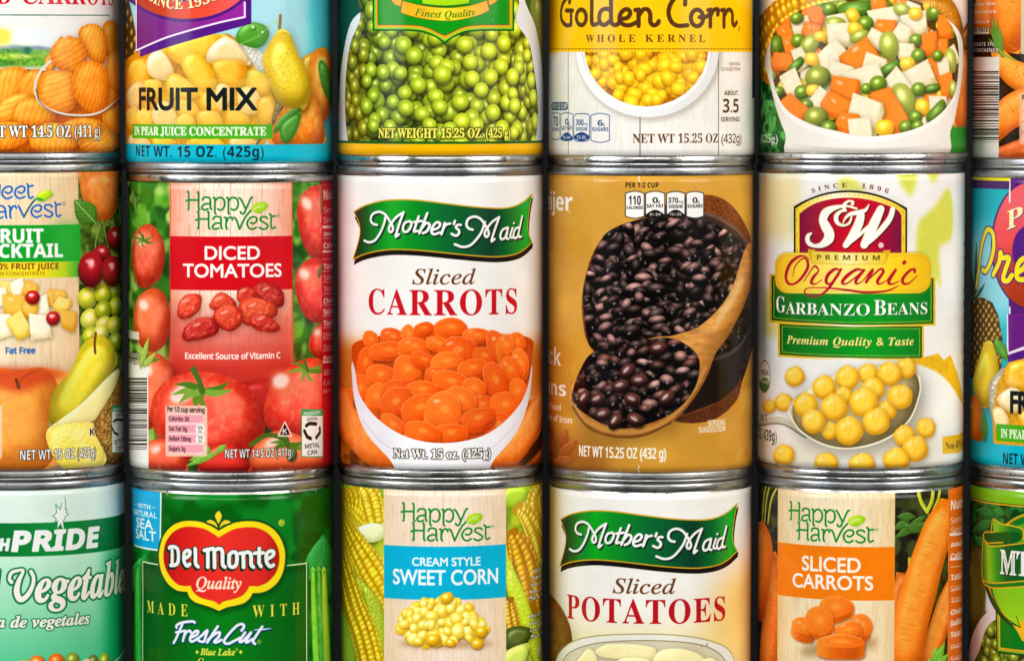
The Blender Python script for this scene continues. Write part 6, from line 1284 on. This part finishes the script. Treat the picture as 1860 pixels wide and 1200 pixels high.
def art_cream_corn(L):
    L.rgb[:] = hexc('a8b81c'); L.blurry(500, 1200, 860, 1500, ['8aa818', 'c8d02a', '5a7a10', 'dfe04a'], 5, 44, ym=1000)
    L.frame(600, 850, 3.4275)
    L.cob([(60, 190, 60), (160, 210, 100), (240, 260, 110), (330, 350, 70)], 90, 36, 'f8d61e', 'c89a08', seed=3); L.cob([(180, 90, 40), (240, 170, 70), (280, 330, 60)], 60, 34, 'f8da30', 'c89a08', seed=4)
    L.puff([(160, 380), (260, 340), (345, 360), (340, 430), (240, 460)], 'e8ecb0', '8aa01c', amb=.5, h=.4)
    L.cob([(60, 250, 20), (140, 430, 60), (250, 620, 90), (360, 800, 90), (420, 900, 80)], 90, 44, 'fbce1a', 'c08c06', seed=5)
    L.puff([(190, 700), (330, 880), (345, 1250), (300, 1250), (240, 900)], 'a8b41c', '4a5c0a', amb=.35, h=.4, rough=.5); L.cob([(40, 400, 30), (70, 600, 60), (130, 850, 86), (200, 1050, 92), (260, 1300, 96)], 90, 42, 'f4cc1a', 'b08206', seed=6)
    L.puff([(20, 700), (90, 900), (170, 1250), (20, 1250)], '8aa424', '3a5008', amb=.35, h=.4); L.line([(100, 280), (220, 460), (340, 640)], 8, 'd6dc5a', alpha=.8)
    L.puff([(1080, 130), (1240, 120), (1180, 230), (1100, 240)], 'a8d01c', '4a7a0c', amb=.5, h=.4); L.cob([(1330, 90, 40), (1280, 200, 60), (1300, 330, 50)], 60, 34, 'fae45a', 'd0a414', seed=7); L.cob([(1150, 230, 40), (1230, 300, 60), (1290, 420, 70), (1330, 560, 70)], 60, 36, 'f8da4a', 'c89c10', seed=8)
    L.cob([(1120, 380, 40), (1180, 500, 80), (1230, 680, 84), (1270, 900, 80)], 80, 46, 'f2b41c', 'b47a08', seed=9); L.puff([(1100, 560), (1150, 640), (1240, 860), (1340, 1180), (1300, 1260), (1180, 960), (1100, 760)], 'c0d81e', '6a8a0e', amb=.45, h=.3, rough=.4)
    L.cob([(1110, 800, 30), (1120, 900, 50), (1140, 1010, 50)], 50, 34, 'f0b81c', '9a6a04', seed=10); L.puff([(1090, 1010), (1180, 980), (1260, 1010), (1200, 1110), (1090, 1120)], '4a5a14', '1c280a', amb=.4); L.puff([(1080, 1150), (1200, 1090), (1240, 1110), (1180, 1260), (1080, 1260)], 'c8dc50', '6a8a14', amb=.5, h=.4)
    for i, s in enumerate(('HEATING', 'Stove:', 'saucepan', 'low heat', 'Stir')): L.text('bold', s, 1262-6*i, 1345, 640+42*i, 616+42*i, 'f4f0d8', outline=(.8, '3a3a14'))
    for i, s in enumerate(('Microwave', 'into cup', 'cover and', 'Stir')): L.text('bold', s, 1240+2*i, 1345, 920+42*i, 896+42*i, 'f4f0d8', outline=(.8, '3a3a14'))
    L.blob(1300, 1135, 30, 40, 0, 'e8e8d8', '3a3a2a', amb=.7, spec=0)
    L.wood(334, 1094, 90, 1400, 'f3d9b0', 'fae6d2', 'd8a880', seed=13, seams=(510, 740, 930))
    L.panel(334, 1094, 487, 818, '06b2d6', tex=.02)
    W = 'f6fafa'
    L.text('gill', 'CREAM STYLE', 510, 934, 607, 557, W, bold=1.0); L.text('gill', 'SWEET CORN', 392, 1042, 725, 634, W, bold=1.5)
    L.poly(ell(720, 1090, 300, 30), 'a8743c', soft=9, alpha=.6)
    reg = [(425, 970), (470, 905), (560, 850), (640, 830), (730, 810), (790, 835), (850, 860), (890, 930), (960, 990), (970, 1030), (880, 1060), (760, 1085), (650, 1095), (500, 1080), (460, 1020)]
    for layer in range(3):
        for x, y in L.spots(reg, 46+6*layer, jit=.6, seed=70+layer):
            a = L.rs.uniform(28, 46); c = lerp(hexc('fabc0e'), hexc('ffe65a'), np.clip(.4+.3*layer+L.rs.uniform(-.3, .3), 0, 1))
            L.blob(x, y, a, a*L.rs.uniform(.66, .9), L.rs.uniform(0, 180), tuple(c), 'cc8604', amb=.45, spec=.5, p=14, sq=L.rs.uniform(2.3, 3.4), shadow=.28, flat=.35)
            if L.rs.rand() < .5: L.poly(ell(x-8, y-9, 8, 5), 'fffbe0', alpha=.75, soft=1)
    for x, y, a, r in ((915, 1092, 40, 10), (640, 1065, 44, 0), (725, 805, 42, -20), (750, 1085, 30, 30), (940, 1015, 42, 5)): L.blob(x, y, a, a*.8, r, 'fcc41c', 'b06c04', amb=.4, spec=.5, p=18, sq=2.5); L.poly(ell(x-12, y-12, 9, 6), 'fffbe0', alpha=.75, soft=1)
    L.frame(); happy_logo(alias(L, 'diced', (341.7, 348.4), (732.7, 912.7))); L.al = None

def art_sliced_potatoes(L):
    L.rgb[:] = hexc('f1eee6'); L.frame(980, 850, 3.4275)
    L.panel(-400, 110, 100, 1400, 'f0d880', soft=34, ym=400, alpha=.8); L.poly([(1100, 700), (1400, 500), (1400, 1300), (1000, 1300)], 'f0c050', soft=60, alpha=.8); L.poly([(-100, 900), (300, 1000), (900, 1000), (1400, 900), (1400, 1300), (-100, 1300)], 'f6dc8a', soft=60, alpha=.7)
    L.puff([(-60, 780), (40, 770), (110, 830), (170, 930), (200, 1040), (190, 1200), (-60, 1260)], '9a6420', '4a2c08', amb=.35, spec=.15, mott=.4, mcol='7a4c18', rough=.4, shadow=.2)
    for i in range(40): L.poly(ell(L.rs.uniform(40, 170), L.rs.uniform(850, 1190), 3, 3, n=6), '5a3810', alpha=.7)
    bowl = [(95, 1230), (120, 1150), (200, 1080), (330, 1045), (520, 1032), (760, 1032), (960, 1050), (1100, 1085), (1180, 1130), (1230, 1230), (1230, 1400), (95, 1400)]
    L.poly(bowl, 'ece8da', smooth=True); L.line(bowl[:10], 7, 'a89a5a', closed=False); L.poly([(130, 1240), (180, 1150), (330, 1090), (560, 1070), (800, 1072), (1000, 1095), (1120, 1150), (1180, 1240), (1180, 1400), (130, 1400)], 'd8cfae', smooth=True); L.line([(130, 1240), (180, 1150), (330, 1092), (560, 1072), (800, 1074), (1000, 1097), (1120, 1152), (1180, 1240)], 6, '8a7e54')
    for i, p in enumerate([[(220, 1240), (270, 1150), (310, 1120), (355, 1170), (340, 1260)], [(350, 1130), (420, 1095), (560, 1092), (700, 1110), (725, 1140), (700, 1200), (500, 1185), (380, 1170)], [(700, 1220), (740, 1140), (860, 1120), (1000, 1160), (1040, 1260), (720, 1280)], [(420, 1250), (520, 1180), (680, 1190), (700, 1280), (420, 1300)], [(1000, 1200), (1080, 1180), (1120, 1250), (1020, 1280)]]): L.puff(p, 'f6e8a4', 'c8a84a', amb=.6, spec=.12, h=.2, mott=.25, mcol='fbf2c8', seed=i)
    for x, y in ((1045, 1090), (1040, 1100), (1010, 1105)): L.poly(ell(x, y, 6, 5, n=8), '8a5a3a', alpha=.7)
    L.text('italic', 'Sliced', 457, 848, 780, 690, '6a3c18', bold=.7); L.text('serif', 'POTATOES', 172, 1156, 966, 818, 'b8121c', bold=.2, track=.05)
    L.frame(); maid_logo(alias(L, 'maid', (647, 356), (1022, 915))); L.al = None

def art_happy_sliced_carrots(L):
    L.rgb[:] = hexc('231a10'); L.blurry(1250, 1900, 860, 1500, ['1f1a10', '2f3a14', '141008', '3f4a20'], 5, 30, ym=1000)
    L.frame(1360, 850, 3.4275)
    for p in ([(100, 330), (110, 200), (130, 110)], [(85, 330), (95, 180), (110, 100)], [(120, 340), (140, 200), (180, 110)]): L.line(p, 18, 'c8c82a'); L.line([(x-4, y) for x, y in p], 5, 'e6e27a', alpha=.7)
    carrot(L, [(140, 520, 30), (160, 700, 50), (150, 900, 60), (130, 1100, 60), (110, 1300, 50)], 60, seed=3, col='e2640e'); carrot(L, [(75, 330, 20), (90, 440, 50), (90, 560, 58), (75, 750, 50), (60, 950, 30)], 50, seed=2, col='f07a14')
    for i in range(9): L.text('sans', 'MICROWAVE', 62, 70+4*(i % 2), 640+50*i, 622+50*i, '2a2a2a', alpha=.6)
    for i, (a, b) in enumerate([((1000, 330), (900, 380)), ((1040, 300), (920, 300)), ((1100, 290), (960, 420)), ((1120, 280), (1160, 380)), ((1080, 330), (900, 440)), ((1000, 400), (1150, 330)), ((960, 350), (1080, 400))]): L.leaf(a, b, 26, '3f6a1c', '16280a', veins=0)
    for p, w in (([(1110, 270), (1070, 200), (1050, 110)], 26), ([(1110, 270), (1140, 200), (1150, 110)], 28), ([(1150, 260), (1180, 190), (1195, 100)], 22), ([(990, 650), (1040, 560), (1060, 460)], 26), ([(1000, 650), (1000, 560)], 18)): L.line(p, w, 'c4c41e'); L.line([(x-5, y) for x, y in p], w*.3, 'e8e86a', alpha=.7)
    carrot(L, [(970, 650, 50), (960, 740, 60), (930, 850, 60), (900, 950, 50)], 50, seed=5, col='c85a10')
    carrot(L, [(1330, 600, 30), (1240, 800, 50), (1180, 1000, 60), (1110, 1250, 60)], 60, seed=6, col='ea700f')
    carrot(L, [(1225, 190, 30), (1200, 330, 90), (1130, 520, 100), (1060, 760, 110), (1000, 1000, 112), (960, 1280, 110)], 100, seed=4, col='f2790e')
    for a, b in (((1150, 1260), (1170, 1100)), ((1150, 1260), (1220, 1080)), ((1160, 1260), (1240, 1150)), ((1140, 1260), (1120, 1180)), ((1180, 1260), (1250, 1200))): L.leaf(a, b, 24, '6ab02a', '2a5a10', veins=2)
    L.panel(1242, 1700, 90, 1400, 'ea6a14', ym=600); L.line([(1242, 120), (1242, 600), (1242, 1300)], 4, 'f8a050', smooth=False)
    L.frame(); facts_panel(L, [(s, 918+y, h, k) for s, y, h, k in FACTS], 1726, 1790, 'fbe8d8')
    L.frame(1360, 850, 3.4275)
    L.wood(180, 908, 80, 1400, 'ebcb96', 'f8e8c6', 'cfa76a', seed=17, seams=(505, 690))
    L.panel(181, 908, 490, 822, 'f57d0a', tex=.03)
    W = 'fbf4ea'
    L.text('gill', 'SLICED', 333, 695, 643, 555, W, bold=1.4); L.text('gill', 'CARROTS', 275, 772, 752, 668, W, bold=1.4)
    L.poly(ell(560, 1110, 250, 50, -8), '8a5a20', soft=12, alpha=.6)
    for i, q in enumerate([(345, 980, 78, 50, 20, .9), (540, 860, 112, 66, 5, .35), (705, 970, 76, 60, 40, .6), (620, 1000, 84, 52, -8, .9), (440, 945, 90, 92, -30, .2), (575, 1075, 140, 44, 2, 1.3)]): carrot_coin(L, *q, col='fb9220', seed=i+5)
    L.frame(); happy_logo(alias(L, 'diced', (341.7, 348.4), (1436.4, 910.7))); L.al = None

def art_mt_peas(L):
    L.rgb[:] = hexc('12501a'); L.frame(1755, 880, 3.752)
    L.panel(-200, 1000, 130, 520, '145a1c', ym=300); L.blurry(-200, 1000, 150, 500, ['0f4418', '1f6a24', '0a3010', '2f8030'], 6, 24, ym=300)
    L.panel(-200, 200, 480, 1300, '5a5a1c', ym=700); L.puff([(20, 500), (60, 480), (100, 700), (110, 900), (40, 1000), (0, 900)], '7a7a24', '2f3008', amb=.4, shadow=0)
    for a, b in (((200, 200), (60, 170)), ((180, 240), (40, 320)), ((260, 200), (180, 170)), ((150, 420), (60, 350))): L.leaf(a, b, 34, '1f7a2c', '0a3a12', vein='3a9a44', veins=4)
    L.poly([(140, 620), (200, 820), (200, 900), (130, 860)], 'dfe0e6', soft=4)
    L.poly([(30, 1300), (20, 1120), (70, 960), (150, 860), (220, 830), (500, 830), (500, 1300)], 'e2d8d4', smooth=True)
    pea_pile(L, [(60, 1300), (90, 1120), (150, 960), (260, 900), (500, 900), (500, 1300)], 46, 5, lambda x, y, t, rs: (tuple(lerp(hexc('5a6a14'), hexc('8a9a1e'), t)), '1c2606'))
    L.poly([(200, 850), (206, 1140), (600, 1180), (600, 820)], '0a3c14'); L.poly([(208, 850), (214, 1130), (600, 1168), (600, 820)], '7ab41c'); L.poly([(220, 850), (224, 1118), (600, 1154), (600, 820)], 'f2a41c'); L.poly([(230, 850), (232, 1106), (600, 1140), (600, 820)], '0b7a1a')
    for r, c in ((1.0, '0c3a14'), (.965, '7ab41c'), (.945, 'f2a41c'), (.925, '9a4a10'), (.915, '0d7a20')): L.poly(ell(470, 590, 350*r, 420*r, n=60), c)
    L.poly(ell(470, 620, 300, 370, n=60), '86c81a', g=('5aa81c', '9ad41e', (300, 300), (420, 900)))
    L.line(np.array([(145, 700, 10), (190, 800, 16), (260, 900, 12), (360, 965, 4)], float), 1, '0c3410'); L.poly([(310, 945), (370, 970), (340, 890), (360, 920), (500, 980), (500, 1100), (380, 1060), (350, 1000)], 'f2b81c'); L.line([(310, 945), (370, 970), (340, 890)], 5, '3a3a10', smooth=False)
    G = 'f2b422'
    back = [(180, 240), (240, 265), (320, 280), (380, 300), (392, 340), (380, 370), (330, 370), (190, 380)]; L.poly(back, '3a9a20', smooth=False, g=('86c81e', '1f7a1c', (200, 300), (300, 320))); L.line(np.array(back, float), 10, G, smooth=True, closed=True)
    L.poly([(115, 340), (150, 330), (340, 320), (380, 370), (300, 400), (160, 410), (120, 380)], '0e5a18', smooth=True)
    front = [(112, 345), (125, 395), (170, 412), (260, 400), (500, 380), (500, 650), (300, 670), (200, 672), (115, 645)]; L.poly(front, '2f8a1c', g=([(0, '3a7a1c'), (.15, '9ad41e'), (.3, '3a9a20'), (.5, '0c5a1c'), (1, '0c6a20')], (110, 500), (500, 500)))
    L.poly([(115, 645), (170, 672), (300, 670), (500, 650), (500, 690), (300, 702), (180, 700), (120, 668)], '1f7a1c'); 
    for p in ([(118, 335), (108, 480), (112, 650), (150, 690), (220, 703), (500, 685)], [(112, 650), (170, 668), (300, 662), (500, 645)], [(118, 345), (130, 390), (180, 418), (300, 408), (500, 382)], [(112, 345), (130, 322), (190, 322)], [(125, 375), (150, 395), (250, 392)]): L.line(p, 9, G)
    L.text('serif', 'MT', 232, 424, 614, 452, 'f6f4f0', shadow=(1.4, 1.4, '0c3010'), bold=1.6)
    for p in ([(255, 470), (285, 590)], [(318, 465), (318, 600)], [(372, 455), (372, 600)]):
        for t in np.arange(0, 1, .12): L.line([(p[0][0]+(p[1][0]-p[0][0])*t, p[0][1]+(p[1][1]-p[0][1])*t), (p[0][0]+(p[1][0]-p[0][0])*(t+.06), p[0][1]+(p[1][1]-p[0][1])*(t+.06))], 5, '2a4a2a', smooth=False)
    L.panel(-300, 1000, 26, 148, '7fbe1c', ym=90); L.frame(); L.band(919.5, 921, '1c3a10'); L.band(921, 923.5, 'f0b01c')
    L.frame()

# ----------------------------------------------------------------- the table and the dark backdrop
tm, tt, tb = principled('black_laminate', (.02, .02, .022), .5)
nz = tt.nodes.new('ShaderNodeTexNoise'); nz.inputs['Scale'].default_value = 60; mr = tt.nodes.new('ShaderNodeMapRange'); mr.inputs['To Min'].default_value = .4; mr.inputs['To Max'].default_value = .65
tt.links.new(nz.outputs['Fac'], mr.inputs['Value']); tt.links.new(mr.outputs[0], tb.inputs['Roughness'])
base_z = FLOOR*U + LIFT
structure(slab('table_surface', -.6, .6, -.12, .32, base_z-.03, base_z, tm, .003))
bm_, bt, bb = principled('black_cloth', (.004, .004, .0045), .95)
bn = bt.nodes.new('ShaderNodeTexNoise'); bn.inputs['Scale'].default_value = 300; bp = bt.nodes.new('ShaderNodeBump'); bp.inputs['Strength'].default_value = .2; bt.links.new(bn.outputs['Fac'], bp.inputs['Height']); bt.links.new(bp.outputs[0], bb.inputs['Normal'])
structure(slab('backdrop', -.9, .9, .24, .26, base_z, base_z+.75, bm_))

# ----------------------------------------------------------------- the cans
GOODS = {
 'crinkle': (art_crinkle_carrots, 'white can of crinkle cut carrots with a green field under a yellow sun'),
 'fruitmix': (art_fruit_mix, 'pale blue fruit mix can with a purple badge, between the crinkle carrots and the peas'),
 'peas': (art_green_peas, 'green pea can with a bowl of peas under a green and gold shield'),
 'corn': (art_golden_corn, 'yellow and white can of whole kernel golden corn in a white bowl'),
 'mixedveg': (art_mixed_vegetables, 'can of diced mixed vegetables heaped in a cream bowl, beside the golden corn'),
 'barcode': (art_barcode_carrots, 'dark can of whole carrots turned so that its white barcode shows'),
 'cocktail': (art_fruit_cocktail, 'fruit cocktail can with a blue script, cherries, grapes, pear and peach'),
 'diced': (art_diced_tomatoes, 'red can of diced tomatoes with whole tomatoes round a wooden board'),
 'maid': (art_sliced_carrots, 'white can of sliced carrots with a green ribbon above a bowl of orange slices'),
 'beans': (art_black_beans, 'mustard brown can of black beans with a wooden spoon'),
 'garbanzo': (art_garbanzo, 'white can of garbanzo beans with a red crest over yellow and green plaques'),
 'fruitside': (art_fruit_mix_side, 'turquoise fruit mix can turned aside with pineapple and yellow script, below the barcode can'),
 'pride': (art_pride_vegetables, 'mint green vegetables can with a white star on a dark green stripe'),
 'greenbean': (art_green_beans, 'dark green bean can with a red and yellow crest and a blue flag'),
 'creamcorn': (art_cream_corn, 'can of cream style sweet corn with a bright blue band and ears of corn'),
 'potato': (art_sliced_potatoes, 'cream can of sliced potatoes with a green ribbon and brown potato'),
 'happycarrot': (art_happy_sliced_carrots, 'can of sliced carrots with an orange band on a pale wooden board'),
 'mtpeas': (art_mt_peas, 'green can with a gold edged scroll reading MT, in the bottom row'),
}
#          metal of the lid and of the base, as the photograph shows them (bright, worn or grey)
METAL = dict(crinkle='wg', fruitmix='wg', peas='wb', corn='wb', mixedveg='wb', barcode='gg', cocktail='ww', diced='bb', maid='gb', beans='gw', garbanzo='gb', fruitside='gw',
             pride='gw', greenbean='gb', creamcorn='wb', potato='wb', happycarrot='gb', mtpeas='wb')
TIN = dict(b=BRIGHT, w=WORN, g=GREY)
for key, (art, words) in GOODS.items():
    c = CANS[key]; R = c['r']; h = c['z1']-c['z0']
    root = bpy.data.objects.new('tin_can', None); COL.objects.link(root); root.empty_display_size = .02
    root.location = (c['x']*U, 0, c['z0']*U + LIFT)
    root['label'] = words; root['category'] = 'can'; root['group'] = 'tinned food stacked in three rows'
    lo, hi = c['lz0']-c['z0'], c['lz1']-c['z0']
    lathe('can_body', [(R-.9, 15), (R-.9, 40), (R-.9, h*.5), (R-.9, h-40), (R-.9, h-19), (R-2.6, h-16.5), (R-2.6, h-14)], BRIGHT, root, seed=c['seed'], wob=.05)
    lathe('can_base', [(0, 9), (R-22, 9), (R-16, 7), (R-12, 1.2), (R-8, .15), (R-4, .15), (R-1.4, 1.2), (R-.2, 3.0), (R+.2, 4.6), (R-.6, 5.8), (R-.6, 6.4), (R+1.5, 7.0), (R+2.0, 7.8), (R+2.2, 10), (R+2.15, 16.5), (R+1.6, 18.3), (R+.4, 19.3), (R-1.2, 19.9)], TIN[METAL[key][1]], root, seed=c['seed']+1, wob=.08)
    lathe('lid', [(R-2.8, h-16.2), (R-.6, h-15.8), (R+1.2, h-15), (R+2.0, h-13.6), (R+2.35, h-10.5), (R+2.4, h-6), (R+2.1, h-3), (R+1.2, h-1), (R-.4, h-.3), (R-3, h-.05), (R-7, h-.05), (R-9.5, h-1.5), (R-11, h-6), (R-12, h-19), (R-16, h-21), (R-30, h-20), (R-34, h-18.5), (R-38, h-20), (R-60, h-20), (0, h-20)], TIN[METAL[key][0]], root, seed=c['seed']+2, wob=.08)
    L = Label(c); art(L); L.al = None; L.clip = None; L.wear()
    wrap('paper_label', R, max(lo, 20.2), hi, L.TH, paper_material('paper_'+words.split(' can')[0].replace(' ', '_')[:24], L.rgb), root, ribs=.55 if key == 'garbanzo' else 0, seed=c['seed'])
